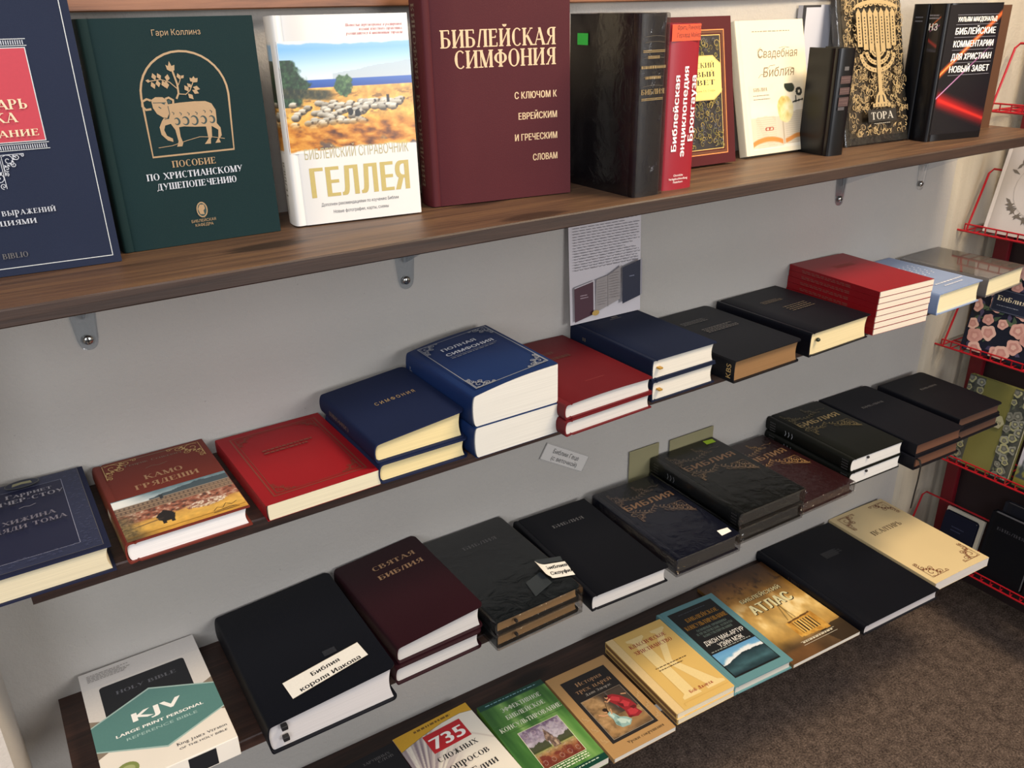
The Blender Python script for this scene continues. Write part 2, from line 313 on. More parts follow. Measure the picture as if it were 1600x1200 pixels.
class Flat:
    """printed or foil-stamped marks of one face, gathered into one mesh"""
    def __init__(s, sx=1., sy=1.): s.v = []; s.f = []; s.mi = []; s.mats = []; s.k = 0; s.sx = sx; s.sy = sy
    def m(s, mat):
        if mat not in s.mats: s.mats.append(mat)
        return s.mats.index(mat)
    def add(s, pts, faces, mat, raw=False):
        n = len(s.v); z = s.k * 1.6e-5; s.k += 1
        s.v += [((p[0]) * (1 if raw else s.sx), (p[1]) * (1 if raw else s.sy), z + (p[2] if len(p) > 2 else 0)) for p in pts]
        s.f += [tuple(i + n for i in q) for q in faces]; s.mi += [s.m(mat)] * len(faces)
    def poly(s, pts, mat): s.add(pts, [tuple(range(len(pts)))], mat)
    def rect(s, a, b, c, d, mat): s.poly([(a, b), (c, b), (c, d), (a, d)], mat)
    def ell(s, cx, cy, rx, ry, mat, n=20, a0=0, a1=360): s.poly([(cx + rx * math.cos(R(a0 + (a1 - a0) * i / n)), cy + ry * math.sin(R(a0 + (a1 - a0) * i / n))) for i in range(n + (a1 - a0 < 360))], mat)
    def strip(s, path, w, mat, closed=False):
        P = [Vector((p[0] * s.sx, p[1] * s.sy)) for p in path]; n = len(P); vs = []
        for i in range(n):
            a = P[(i - 1) % n] if closed else P[max(i - 1, 0)]; b = P[(i + 1) % n] if closed else P[min(i + 1, n - 1)]
            d = b - a; d = d.normalized() if d.length > 1e-9 else Vector((1, 0)); k = Vector((-d.y, d.x)) * ((w[i] if isinstance(w, list) else w) / 2)
            vs += [tuple(P[i] + k), tuple(P[i] - k)]
        fs = [(2 * i, 2 * i + 1, (2 * i + 3) % (2 * n), (2 * i + 2) % (2 * n)) for i in range(n if closed else n - 1)]
        s.add(vs, fs, mat, True)
    def frame(s, a, b, c, d, w, mat):
        W, H = w / s.sx, w / s.sy
        for q in ((a, b, c, b + H), (a, d - H, c, d), (a, b + H, a + W, d - H), (c - W, b + H, c, d - H)): s.rect(*q, mat)
    def text(s, t, u, v, h, mat, style='sans', w=None, al='c', rot=0):
        """cap height h metres; u, v in the face's own fractions; w (fraction) fits the width"""
        vs, fs = text_mesh(t, style)
        if not vs: return
        x0 = min(p[0] for p in vs); x1 = max(p[0] for p in vs); L = x1 - x0
        kx = (w * s.sx / L) if w else h
        off = {'c': -(x0 + x1) / 2, 'l': -x0, 'r': -x1}[al]; c, q = math.cos(R(rot)), math.sin(R(rot))
        out = []
        for p in vs:
            X, Y = (p[0] + off) * kx, p[1] * h; out.append((u * s.sx + c * X - q * Y, v * s.sy + q * X + c * Y, p[2] if len(p) > 2 else 0))
        s.add(out, fs, mat, True)
    def block(s, u0, u1, v0, v1, n, mat, h=.0011, seed=0, al='l'):
        """fine print too small to read: broken grey lines"""
        rg = random.Random(seed)
        for i in range(n):
            y = v1 - (v1 - v0) * (i + .5) / n; x = u0; e = u1 - (rg.random() * .25 * (u1 - u0) if rg.random() < .3 else rg.random() * .03)
            while x < e:
                L = min((.02 + .05 * rg.random()) * (u1 - u0) * 1.5, e - x); s.rect(x, y, x + L, y + h / s.sy, mat); x += L + .022 * (u1 - u0)
    def scroll(s, cx, cy, r, mat, fx=1, fy=1, w=.0006):
        """a corner of curling stems, corner at cx, cy and growing along fx, fy (metres)"""
        A, B = 1 / s.sx, 1 / s.sy
        def sp(ox, oy, rr, a0, turns, d):
            return [(cx + fx * A * (ox + rr * (1 - t / 16) * math.cos(a0 + d * turns * 6.28 * t / 14)), cy + fy * B * (oy + rr * (1 - t / 16) * math.sin(a0 + d * turns * 6.28 * t / 14))) for t in range(15)]
        for ox, oy, rr, a0, d in ((.28, .28, .27, 3.9, 1), (.66, .16, .15, 3.4, -1), (.16, .66, .15, 1.3, 1), (.92, .1, .09, 3.3, 1), (.1, .92, .09, 1.5, -1), (.48, .5, .13, 3.9, -1)):
            s.strip(sp(ox * r, oy * r, rr * r, a0, 1.3, d), w, mat)
        s.strip([(cx + fx * A * r * .03, cy + fy * B * r), (cx + fx * A * r * .03, cy + fy * B * r * .03), (cx + fx * A * r, cy + fy * B * r * .03)], w, mat)
        for k in range(6):
            a = .1 + k * .27; s.poly([(cx + fx * A * r * (.5 * math.cos(a) + dx), cy + fy * B * r * (.5 * math.sin(a) + dy)) for dx, dy in ((0, 0), (.09, .02), (.12, .12), (.02, .09))], mat)
    def build(s, name, root, face='top', eps=.00022, mat4=None):
        w, l, t, sr = root['_w'], root['_l'], root['_t'], root['_sr']
        if mat4 is None:
            O, U, V, N = {'top': ((0, 0, t), (1, 0, root.get('_k', 0.)), (0, 1, 0), (0, 0, 1)), 'spine': ((-sr, 0, 0), (0, 0, 1), (0, 1, 0), (-1, 0, 0)),
                          'spine_up': ((-sr, 0, t), (0, 1, 0), (0, 0, -1), (-1, 0, 0)), 'front': ((0, 0, 0), (1, 0, 0), (0, 0, 1), (0, -1, 0))}[face]
        else: O, U, V, N = mat4
        O, U, V, N = map(Vector, (O, U, V, N)); O = O + N * eps
        me = bpy.data.meshes.new(name); me.from_pydata([tuple(O + U * a + V * b + N * c) for a, b, c in s.v], [], s.f); me.update()
        me.polygons.foreach_set('material_index', s.mi)
        return link(name, me, s.mats, root)
def fl(root, face='top'):
    return Flat(root['_w'], root['_l']) if face == 'top' else Flat(root['_t'], root['_l']) if face == 'spine' else Flat(root['_l'], root['_t']) if face == 'spine_up' else Flat(root['_w'], root['_t'])

# ------------------------------------------------------------------ painted pictures (colour per vertex)
def h2(i, j, s): 
    n = np.sin(i * 127.1 + j * 311.7 + s * 74.7) * 43758.5453; return n - np.floor(n)
def vn(x, y, s=0):
    i, j = np.floor(x), np.floor(y); a, b = x - i, y - j; a = a * a * (3 - 2 * a); b = b * b * (3 - 2 * b)
    return (h2(i, j, s) * (1 - a) + h2(i + 1, j, s) * a) * (1 - b) + (h2(i, j + 1, s) * (1 - a) + h2(i + 1, j + 1, s) * a) * b
def fbm(x, y, s=0, o=4):
    r = 0; k = .5
    for q in range(o): r = r + k * vn(x, y, s + q); x, y, k = x * 2.03, y * 2.03, k * .5
    return r / (1 - .5 ** o)
def col(s): s = s.lstrip('#'); return np.array([int(s[i:i + 2], 16) / 255 for i in (0, 2, 4)])
def lay(c, k, mask): return c * (1 - mask[..., None]) + (k if k.ndim == 3 else k[None, None, :]) * mask[..., None]
def ss(a, b, x): t = np.clip((x - a) / (b - a), 0, 1); return t * t * (3 - 2 * t)
def grad(t, *st):
    out = np.zeros(t.shape + (3,)); xs = [p for p, _ in st]
    for k in range(3): out[..., k] = np.interp(t, xs, [col(c)[k] for _, c in st])
    return out
def picture(root, a, b, c, d, nx, ny, func, name='cover_picture', face='top', rough=.4, eps=.00012, curve=None):
    """func(U, V) -> sRGB array, over the rectangle a..c, b..d in fractions of the face"""
    w, l, t, sr = root['_w'], root['_l'], root['_t'], root['_sr']
    u = np.linspace(0, 1, nx); v = np.linspace(0, 1, ny); U, V = np.meshgrid(u, v)
    rgb = np.clip(func(U, V), 0, 1); rgb = np.where(rgb <= .04045, rgb / 12.92, ((rgb + .055) / 1.055) ** 2.4)
    if face == 'top': P = np.stack([(a + (c - a) * U) * w, (b + (d - b) * V) * l, np.full_like(U, t + eps)], -1)
    elif face == 'front': P = np.stack([(a + (c - a) * U) * w, np.full_like(U, -eps), (b + (d - b) * V) * t], -1)
    else: 
        zz = (a + (c - a) * U); P = np.stack([-(sr + eps) * np.sqrt(np.clip(1 - (2 * zz - 1) ** 2 * .98, 0, 1)) if sr else np.full_like(U, -eps), (b + (d - b) * V) * l, zz * t], -1)
    idx = np.arange(nx * ny).reshape(ny, nx); q = np.stack([idx[:-1, :-1], idx[:-1, 1:], idx[1:, 1:], idx[1:, :-1]], -1).reshape(-1, 4)
    me = bpy.data.meshes.new(name); me.from_pydata(P.reshape(-1, 3).tolist(), [], q.tolist()); me.update()
    at = me.color_attributes.new('ink', 'FLOAT_COLOR', 'POINT')
    at.data.foreach_set('color', np.concatenate([rgb.reshape(-1, 3), np.ones((nx * ny, 1))], 1).astype(np.float32).ravel())
    return link(name, me, print_mat(rough), root)

# ------------------------------------------------------------------ books
def wall_y(x): return .026 - .018 * x
def prism(rows, name, mats, root, smooth=35):
    """rows: cross-sections (equal length closed rings) along y"""
    n = len(rows[0]); v = [p for r in rows for p in r]; f = []
    for i in range(len(rows) - 1):
        for k in range(n): f.append((i * n + k, i * n + (k + 1) % n, (i + 1) * n + (k + 1) % n, (i + 1) * n + k))
    return v, f, n
def make_cover(root, kind, mat, bow=0.):
    w, l, t, sr = root['_w'], root['_l'], root['_t'], root['_sr']; tp = root.get('_k', 0.)
    bt = {'hard': .0020, 'flex': .0016, 'soft': .0003}[kind]; rc = {'hard': .0006, 'flex': .009, 'soft': .0006}[kind]
    hinge = .010 if kind == 'hard' and w > .06 else .004
    ys = [0, .0002, .0006] + ([.0015, .003, .005, .007, .009] if kind == 'flex' else []) 
    ys = ys + [l * k / 8 for k in range(1, 8)] + [l - y for y in reversed(ys)]
    def xr(y):
        e = min(y, l - y)
        return w if e >= rc else w - rc + math.sqrt(max(0, rc * rc - (rc - e) ** 2))
    rows = []
    for y in ys:
        X = xr(y); out = []; inn = []
        bz = bow * math.sin(math.pi * min(1, max(0, y / l)))
        def bump_(x): return bow * math.sin(math.pi * min(1, max(0, x / w))) + tp * max(0, x)
        for k in range(7): x = X + (hinge - X) * k / 6; out.append((x, t + bump_(x))); inn.append((max(x, hinge), t - bt + bump_(x)))
        if kind == 'hard': out += [(.0075, t - .0014), (.005, t - .0004)]; inn += [(.008, t - bt - .0012), (.006, t - bt)]
        ns = 10
        for k in range(ns + 1):
            a = math.pi / 2 + math.pi * k / ns
            out.append((-sr * abs(math.cos(a)) ** .8 + .0 if sr else 0 , t / 2 + t / 2 * math.sin(a)))
            inn.append((bt - sr * abs(math.cos(a)) ** .8 if sr else bt, t / 2 + (t / 2 - bt) * math.sin(a)))
        if kind == 'hard': out += [(.005, .0004), (.0075, .0014)]; inn += [(.006, bt), (.008, bt + .0012)]
        for k in range(7): x = hinge + (X - hinge) * k / 6; out.append((x, 0)); inn.append((max(x, hinge), bt))
        rows.append([(x, y, z) for x, z in out] + [(x, y, z) for x, z in reversed(inn)])
    n = len(rows[0]); v, f, n = prism(rows, 'cover', mat, root); h = n // 2
    for i in (0, len(rows) - 1):
        for k in range(h - 1): f.append((i * n + k, i * n + k + 1, i * n + n - 2 - k, i * n + n - 1 - k))
    bm = bmesh.new(); vs = [bm.verts.new(p) for p in v]
    for q in f:
        try: bm.faces.new([vs[i] for i in q])
        except ValueError: pass
    bmesh.ops.remove_doubles(bm, verts=bm.verts, dist=1e-6)
    return bm_obj('cover', bm, mat, root, 40)
def make_pages(root, kind, mat, bow=0., ov=None):
    w, l, t, sr = root['_w'], root['_l'], root['_t'], root['_sr']; tp = root.get('_k', 0.) * .93
    bt = {'hard': .0020, 'flex': .0016, 'soft': .0003}[kind] + .0001
    ov = {'hard': .0035, 'flex': .0055, 'soft': .0003}[kind] if ov is None else ov
    cc = min(.005, t * .1) if kind != 'soft' else 0; ns = 10; ring = []
    for k in range(ns + 1):
        s = k / ns; ring.append((w - ov - cc * math.sin(math.pi * s), bt + (t - 2 * bt + tp * w) * s, 0))
    for k in range(7): x = w - ov + (.006 - w + ov) * (k + 1) / 8; ring.append((x, t - bt + tp * x, bow * math.sin(math.pi * x / w)))
    for k in range(ns + 1):
        a = math.pi / 2 + math.pi * k / ns; ring.append((.0025 - sr * abs(math.cos(a)) ** .8 + bt * .2, t / 2 + (t / 2 - bt) * math.sin(a), 0))
    ring.append((.006, bt, 0)); 
    rows = [[(x, y, z + b) for x, z, b in ring] for y in (ov, l - ov)]
    v, f, n = prism(rows, 'p', mat, root)
    # end faces as strips so that the bowed shape triangulates well
    f += [tuple(range(n)), tuple(range(n, 2 * n))]
    bm = bmesh.new(); vs = [bm.verts.new(p) for p in v]
    for q in f: bm.faces.new([vs[i] for i in q])
    return bm_obj('page_block', bm, mat, root, 40)
def make_wrap(root, mat, g=.0009):
    w, l, t, sr = root['_w'], root['_l'], root['_t'], root['_sr']; rg = random.Random(int(w * 1e5))
    bm = bmesh.new(); box(bm, -sr - g * 1.6, -.0042, -.0001, w + g * 1.6, l + g, t + g * 1.3, 0)
    bmesh.ops.bevel(bm, geom=[e for e in bm.edges if all(v.co.z > t for v in e.verts) or abs(e.verts[0].co.z - e.verts[1].co.z) > t * .5], offset=.0036, segments=3, affect='EDGES', profile=.6)
    # crimped seams at the two near corners and along the foot edge
    for cx in (-sr, w):
        for k in range(9):
            a = rg.uniform(-1, 1); z = t * rg.uniform(.2, .95)
            p = Vector((cx + rg.uniform(-.001, .001), -.0040, z)); q = p + Vector((rg.uniform(-.006, .006), -rg.uniform(.001, .004), rg.uniform(-.003, .003))); r2 = p + Vector((rg.uniform(-.005, .005), 0, rg.uniform(-.004, .004)))
            bm.faces.new([bm.verts.new(v) for v in (p, q, r2)])
    n = 26; last = None
    for k in range(n + 1):
        x = -sr + (w + sr) * k / n; z = t * .5 + rg.uniform(-.0012, .0012)
        cur = (bm.verts.new((x, -.0042, z)), bm.verts.new((x + rg.uniform(-.001, .001), -.0041 - rg.uniform(.0012, .003), z + rg.uniform(-.0008, .0012))))
        if last: bm.faces.new((last[0], cur[0], cur[1], last[1]))
        last = cur
    return bm_obj('shrink_wrap', bm, mat, root)
def flat_m(x, y, z, rot): return Matrix.Translation((x, y, z)) @ Matrix.Rotation(R(rot), 4, 'Z')
def stand_m(x, y, z, yaw, lean, t):
    """front cover's lower spine corner sits at x, y; the book stands on z, leaning back by lean degrees"""
    B = Matrix.Rotation(R(yaw), 4, 'Z') @ Matrix.Rotation(R(90 - lean), 4, 'X')
    M = Matrix.Translation((x, y, z + t * math.sin(R(lean)))) @ B @ Matrix.Translation((0, 0, -t)); return M
def book(name, label, w, l, t, M, kind, cover, page, sr=0., group=None, bow=0., wrap=None, ov=None, taper=0.):
    o = thing(name, label, 'book', group, M); o['_w'] = w; o['_l'] = l; o['_t'] = t; o['_sr'] = sr; o['_k'] = taper / w
    make_cover(o, kind, cover, bow); make_pages(o, kind, page, bow, ov)
    if wrap: make_wrap(o, wrap)
    return o
def fit(x, y, l, rot, w):
    """longest book that still stops at the wall"""
    a = R(rot); c, s = math.cos(a), math.sin(a); best = l
    for dx in (0, w):
        for _ in range(3):
            px, py = x + c * dx - s * best, y + s * dx + c * best
            if py > wall_y(px) - .0015: best -= (py - wall_y(px) + .0015) / c
    return best
def lying(name, label, x, y, w, l, t, z, rot, kind, cover, page, **k):
    l = fit(x, y, l, rot, w); return book(name, label, w, l, t, flat_m(x, y, z + .0002, rot), kind, cover, page, **k)

# palette of the shared inks and papers
GOLD = foil('#b99a62'); SILV = foil('#b9bcc2'); DIM = foil('#6f6250'); DIMS = foil('#5e5c5c'); COP = foil('#a8825e'); PALE = foil('#d9c9a6')
BLK = ink('#17171a'); WHT = ink('#f3f1ea'); REDI = ink('#b8232c'); CREAM = ink('#efe3c2')
P_W = pages('#d8d3c7'); P_C = pages('#e8dcb4'); P_Y = pages('#e6d29c'); P_G = pages('#8a6844'); P_GR = pages('#cfcac6')
WRAP = clear('shrink_film', .05, rough=.14, bump=1.0, scale=36)

# ------------------------------------------------------------------ the setting
def wall_strip(name, pts, z0, z1, mat, thick=.08):
    """upright wall along a plan polyline; thickness lies behind (to the left of travel)"""
    bm = bmesh.new(); n = len(pts); P = [Vector((p[0], p[1], 0)) for p in pts]; off = []
    for i in range(n):
        d = (P[min(i + 1, n - 1)] - P[max(i - 1, 0)]).normalized(); off.append(P[i] + thick * Vector((-d.y, d.x, 0)))
    A = [[bm.verts.new((p.x, p.y, z)) for p in P] for z in (z0, z1)]; B = [[bm.verts.new((p.x, p.y, z)) for p in off] for z in (z0, z1)]
    for i in range(n - 1):
        bm.faces.new((A[0][i], A[0][i + 1], A[1][i + 1], A[1][i])); bm.faces.new((B[0][i + 1], B[0][i], B[1][i], B[1][i + 1]))
        for q in (0, 1): bm.faces.new((A[q][i], A[q][i + 1], B[q][i + 1], B[q][i]))
    for i in (0, n - 1): bm.faces.new((A[0][i], A[1][i], B[1][i], B[0][i]))
    return struct(bm_obj(name, bm, mat))
PL = plaster('painted_plaster', '#aba7a1')
wall_strip('wall_back', [(-.107, wall_y(-.107)), (1.81, wall_y(1.81))], 0, 2.7, PL)
wall_strip('wall_right', [(1.81, wall_y(1.81)), (1.83, -.010), (1.86, -.0085), (1.95, -.0075), (2.03, -.012), (2.07, -.03), (2.085, -.07), (2.085, -2.2)], 0, 2.7, plaster('streaked_plaster', '#b5ad9d', .09))
wall_strip('wall_left', [(-1.3, -.16), (-.13, -.16), (-.107, -.145), (-.105, -.01), (-.107, wall_y(-.107))], 0, 2.7, plaster('left_plaster', '#c8c2bc'))
bm = bmesh.new(); box(bm, -1.2, -2.6, -.03, 2.2, .06, 0); struct(bm_obj('floor', bm, carpet_mat()))

# ------------------------------------------------------------------ shelves and their brackets
S1, S2, S3, S4 = 1.2415, .930, .626, .314
def shelf(label, x0, x1, front, ztop, th, mat, edge=None):
    bm = bmesh.new(); xs = [x0 + (x1 - x0) * k / 24 for k in range(25)]; rg = random.Random(int(ztop * 100)); R_ = []
    for x in xs:
        j = rg.uniform(-.0006, .0006); yb = wall_y(x) - .0005
        R_.append([bm.verts.new(p) for p in ((x, front + .0015, ztop), (x, front + j, ztop - .0018), (x, front + j, ztop - th + .0015), (x, front + .0015, ztop - th), (x, yb, ztop - th), (x, yb, ztop))])
    for A, B in zip(R_, R_[1:]):
        for k in range(6): bm.faces.new((A[k], A[(k + 1) % 6], B[(k + 1) % 6], B[k]))
    bm.faces.new(R_[0]); bm.faces.new(R_[-1][::-1])
    o = bm_obj('wall_shelf', bm, mat)
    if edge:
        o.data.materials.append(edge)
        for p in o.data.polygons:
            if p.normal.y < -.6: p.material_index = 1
    return tag(o, label, 'shelf', 'wooden shelf boards on the wall')
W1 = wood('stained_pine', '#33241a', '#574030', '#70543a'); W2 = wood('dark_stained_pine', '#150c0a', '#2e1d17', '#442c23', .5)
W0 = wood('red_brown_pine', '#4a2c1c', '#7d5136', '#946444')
shelf('narrow brown wooden board along the wall above the standing books', -.10, 1.80, -.004, 1.4995, .0185, W0)
shelf('worn brown wooden shelf carrying the standing books', -.10, 1.765, -.212, S1, .0178, W1, wood('shaded_edge', '#1f1511', '#33241d', '#453227', .55))  # front edge coloured darker: shade from the overhead light put into the wood
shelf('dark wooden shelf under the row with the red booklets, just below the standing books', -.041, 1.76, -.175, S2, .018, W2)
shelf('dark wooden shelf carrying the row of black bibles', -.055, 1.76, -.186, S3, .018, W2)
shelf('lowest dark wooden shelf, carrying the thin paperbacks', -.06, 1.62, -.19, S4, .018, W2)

ACR = clear('clear_acrylic', .05, (.93, .95, .97, 1), .08); STEEL = nmat('screw_steel', '#b9b9b4', .25, 1.0)
def bracket(x, label):
    zb = S1 - .018; o = thing('shelf_bracket', label, 'bracket', 'clear brackets under the top shelf', Matrix.Translation((x, wall_y(x) - .0012, zb - .0006)))
    bm = bmesh.new(); out = [(-.021, 0), (.021, 0), (.012, -.100)] + [(.011 * math.cos(R(a)), -.103 + .011 * math.sin(R(a))) for a in range(-10, -180, -20)] + [(-.012, -.100)]
    fa = [bm.verts.new((a, -.0025, b)) for a, b in out]; fb = [bm.verts.new((a, 0, b)) for a, b in out]; n = len(out)
    bm.faces.new(fa); bm.faces.new(fb[::-1])
    for k in range(n): bm.faces.new((fa[k], fa[(k + 1) % n], fb[(k + 1) % n], fb[k]))
    bm_obj('wall_plate', bm, ACR, o)
    bm = bmesh.new(); tri = [(-.0026, -.001), (-.15, -.001), (-.15, -.006), (-.0026, -.075)]
    fa = [bm.verts.new((-.0012, a, b)) for a, b in tri]; fb = [bm.verts.new((.0012, a, b)) for a, b in tri]
    bm.faces.new(fa); bm.faces.new(fb[::-1])
    for k in range(4): bm.faces.new((fa[k], fa[(k + 1) % 4], fb[(k + 1) % 4], fb[k]))
    bm_obj('rib', bm, ACR, o)
    bm = bmesh.new(); bmesh.ops.create_uvsphere(bm, u_segments=20, v_segments=10, radius=.0062)
    for v in bm.verts: v.co = Vector((v.co.x, v.co.z * .5 - .003, v.co.y - .101))
    cross = bmesh.new(); sc_ = bm_obj('screw', bm, STEEL, o, 40)
    box(cross, -.0035, -.0064, -.1016, .0035, -.0058, -.1004); box(cross, -.0006, -.0064, -.1045, .0006, -.0058, -.0975); bm_obj('screw_slot', cross, BLK, sc_)
bracket(.083, 'leftmost clear plastic shelf bracket, below the green book')
bracket(.503, 'clear plastic shelf bracket with steel screw below the big red concordance')
bracket(1.435, 'clear plastic shelf bracket above the red booklet stack')
bracket(1.69, 'rightmost clear plastic shelf bracket, near the corner and red rack')

# ------------------------------------------------------------------ top shelf: standing books
# dark blue dictionary at the far left
t = .03
o = book('hardcover_book', 'dark blue dictionary with red title panel, leftmost on the top shelf', .172, .262, t, stand_m(-.0495, -.094, S1, -4.5, 1.2, t), 'hard', cloth('#1b2338'), P_W, .004)
f = fl(o); FR = foil('#c3c6c4')
f.frame(.04, .028, .958, .972, .0008, FR)
rp = ink('#b2323f')
f.rect(.10, .482, .745, .803, FR); f.rect(.105, .485, .740, .800, rp)
for b in (.803, .450):
    f.rect(.095, b + .004, .755, b + .0065, FR); f.rect(.095, b + .026, .755, b + .0285, FR)
    for k in range(57): f.rect(.103 + k * .0113, b + .009, .108 + k * .0113, b + .023, SILV)
f.text('ЛЬ', .515, .730, .0125, PALE, 'serif', al='r')
f.text('ТОЛКОВЫЙ', .45, .645, .0085, PALE, 'serif', al='r'); f.text('СЛОВАРЬ', .69, .598, .0088, PALE, 'serif', .36, 'r'); f.text('ЯЗЫКА', .63, .553, .0088, PALE, 'serif', .29, 'r'); f.text('написание', .715, .503, .0085, PALE, 'serif', .46, 'r')
f.scroll(.50, .445, .032, SILV, -1, -1, .0007); f.scroll(.50, .445, .020, SILV, 1, -1, .0007)
f.text('слов и выражений', .71, .226, .0066, SILV, 'serif', .46, 'r'); f.text('иллюстрациями', .60, .190, .0066, SILV, 'serif', .48, 'r')
f.text('BIBLIO', .45, .068, .0052, DIMS, 'serif', .13)
f.build('cover_lettering', o)

# green counselling handbook
t = .034
o = book('hardcover_book', 'dark green hardcover with gold lamb emblem in an arch', .170, .233, t, stand_m(.1325, -.0765, S1, -1, 1, t), 'hard', cloth('#082426'), P_W, .004)
f = fl(o); G = foil('#9c7f5a')
path = [(.262, .415), (.765, .418), (.782, .66)] + [(.52 + .262 * math.cos(R(a)), .672 + .188 * math.sin(R(a))) for a in range(0, 181, 10)]
f.strip(path, .0021, G, True)
def em(pts): return [(.262 + (x - 250) / 720 * .503, .417 + (1035 - y - (970 - x) * 0 + (x - 250) * -.075) / 880 * .44) for x, y in pts]
f.poly(em([(455, 575), (560, 560), (680, 548), (780, 545), (830, 565), (858, 620), (855, 700), (850, 740), (878, 780), (878, 850), (850, 885), (860, 915), (810, 920), (845, 870), (855, 800), (800, 765), (790, 860), (775, 885), (770, 925), (715, 928), (755, 880), (750, 770), (650, 772), (560, 768), (515, 775), (515, 860), (528, 915), (515, 945), (470, 948), (490, 900), (480, 800), (450, 745), (400, 760), (385, 800), (400, 850), (445, 875), (445, 905), (400, 890), (355, 840), (350, 775), (380, 720), (400, 695), (440, 700), (452, 640)]), G)
f.poly(em([(320, 540), (360, 515), (420, 515), (450, 540), (455, 575), (452, 650), (430, 695), (395, 690), (350, 660), (325, 610)]), G)
f.strip(em([(318, 545), (285, 533), (245, 555), (240, 595), (265, 625), (310, 618)]), .0022, G); f.strip(em([(440, 530), (470, 518), (505, 540), (500, 570)]), .0022, G)
dk = ink('#13312f'); f.ell(*em([(467, 553)])[0], .012, .008, dk); f.strip(em([(330, 565), (440, 562)]), .0007, dk); f.strip(em([(452, 590), (455, 660), (440, 700), (405, 705)]), .0007, dk); f.strip(em([(372, 598), (392, 612)]), .0009, dk); f.poly(em([(400, 568), (430, 562), (428, 580)]), dk)
for i, x in enumerate((505, 578, 655, 735, 810)):
    r0 = (28, 34, 38, 32, 30)[i]; f.strip(em([(x + r0 * math.cos(R(a)) * .8, 715 + (x - 650) * -.06 + r0 * math.sin(R(a))) for a in range(-140, 150, 20)]), [.0004 + .0016 * math.sin(math.pi * k / 14) for k in range(15)], dk)
for x, y in ((485, 652), (548, 655), (615, 655), (685, 650), (758, 635), (815, 635)): f.strip(em([(x - 8, y - 10), (x + 8, y), (x + 2, y + 14)]), .0007, dk)
f.strip(em([(310, 955), (430, 938), (560, 895), (680, 862), (800, 865), (900, 880)]), .0006, G)
f.strip(em([(535, 528), (560, 480), (562, 400), (540, 290)]), .0019, G); f.poly(em([(490, 240), (510, 250), (525, 208), (540, 248), (566, 238), (558, 285), (525, 295), (498, 280)]), G)
f.strip(em([(555, 440), (500, 385), (430, 365), (340, 380)]), .0009, G); f.strip(em([(558, 485), (620, 488), (660, 455), (700, 380)]), .0009, G); f.strip(em([(570, 410), (590, 370), (600, 345)]), .0007, G)
def leaf(x, y, dx, dy, k=.34): f.poly(em([(x, y), (x + dx * .5 - dy * k, y + dy * .5 + dx * k), (x + dx, y + dy), (x + dx * .5 + dy * k, y + dy * .5 - dx * k)]), G)
for q in ((345, 382, -42, -6), (350, 385, 18, 60), (385, 372, -15, -60), (400, 368, 5, 62), (430, 366, -20, -55), (440, 372, 20, 62), (480, 380, 15, -62), (470, 375, 0, 68), (590, 360, -12, -52), (600, 352, 30, -28), (640, 480, 40, 50), (680, 450, 55, 28), (690, 425, 60, 16), (650, 465, -30, -55), (680, 430, -35, -38), (700, 385, 45, -40), (705, 385, -30, -42), (705, 380, 6, -50)): leaf(*q)
f.text('Гари Коллинз', .525, .926, .0058, G, 'sans', .285)
for i, (s_, w_, v_) in enumerate((('ПОСОБИЕ', .27, .362), ('ПО ХРИСТИАНСКОМУ', .60, .313), ('ДУШЕПОПЕЧЕНИЮ', .50, .266))): f.text(s_, .50, v_, .0068, SILV if i else G, 'serif', w_)
f.ell(.5, .155, .035, .037, G); f.ell(.5, .155, .028, .031, dk); f.poly([(.485, .135), (.475, .16), (.49, .18), (.515, .178), (.52, .16), (.508, .15), (.512, .132)], G)
f.text('БИБЛЕЙСКАЯ', .5, .098, .0031, G, 'sans', .155); f.text('КАФЕДРА', .5, .078, .0031, G, 'sans', .115); f.build('cover_lettering', o)

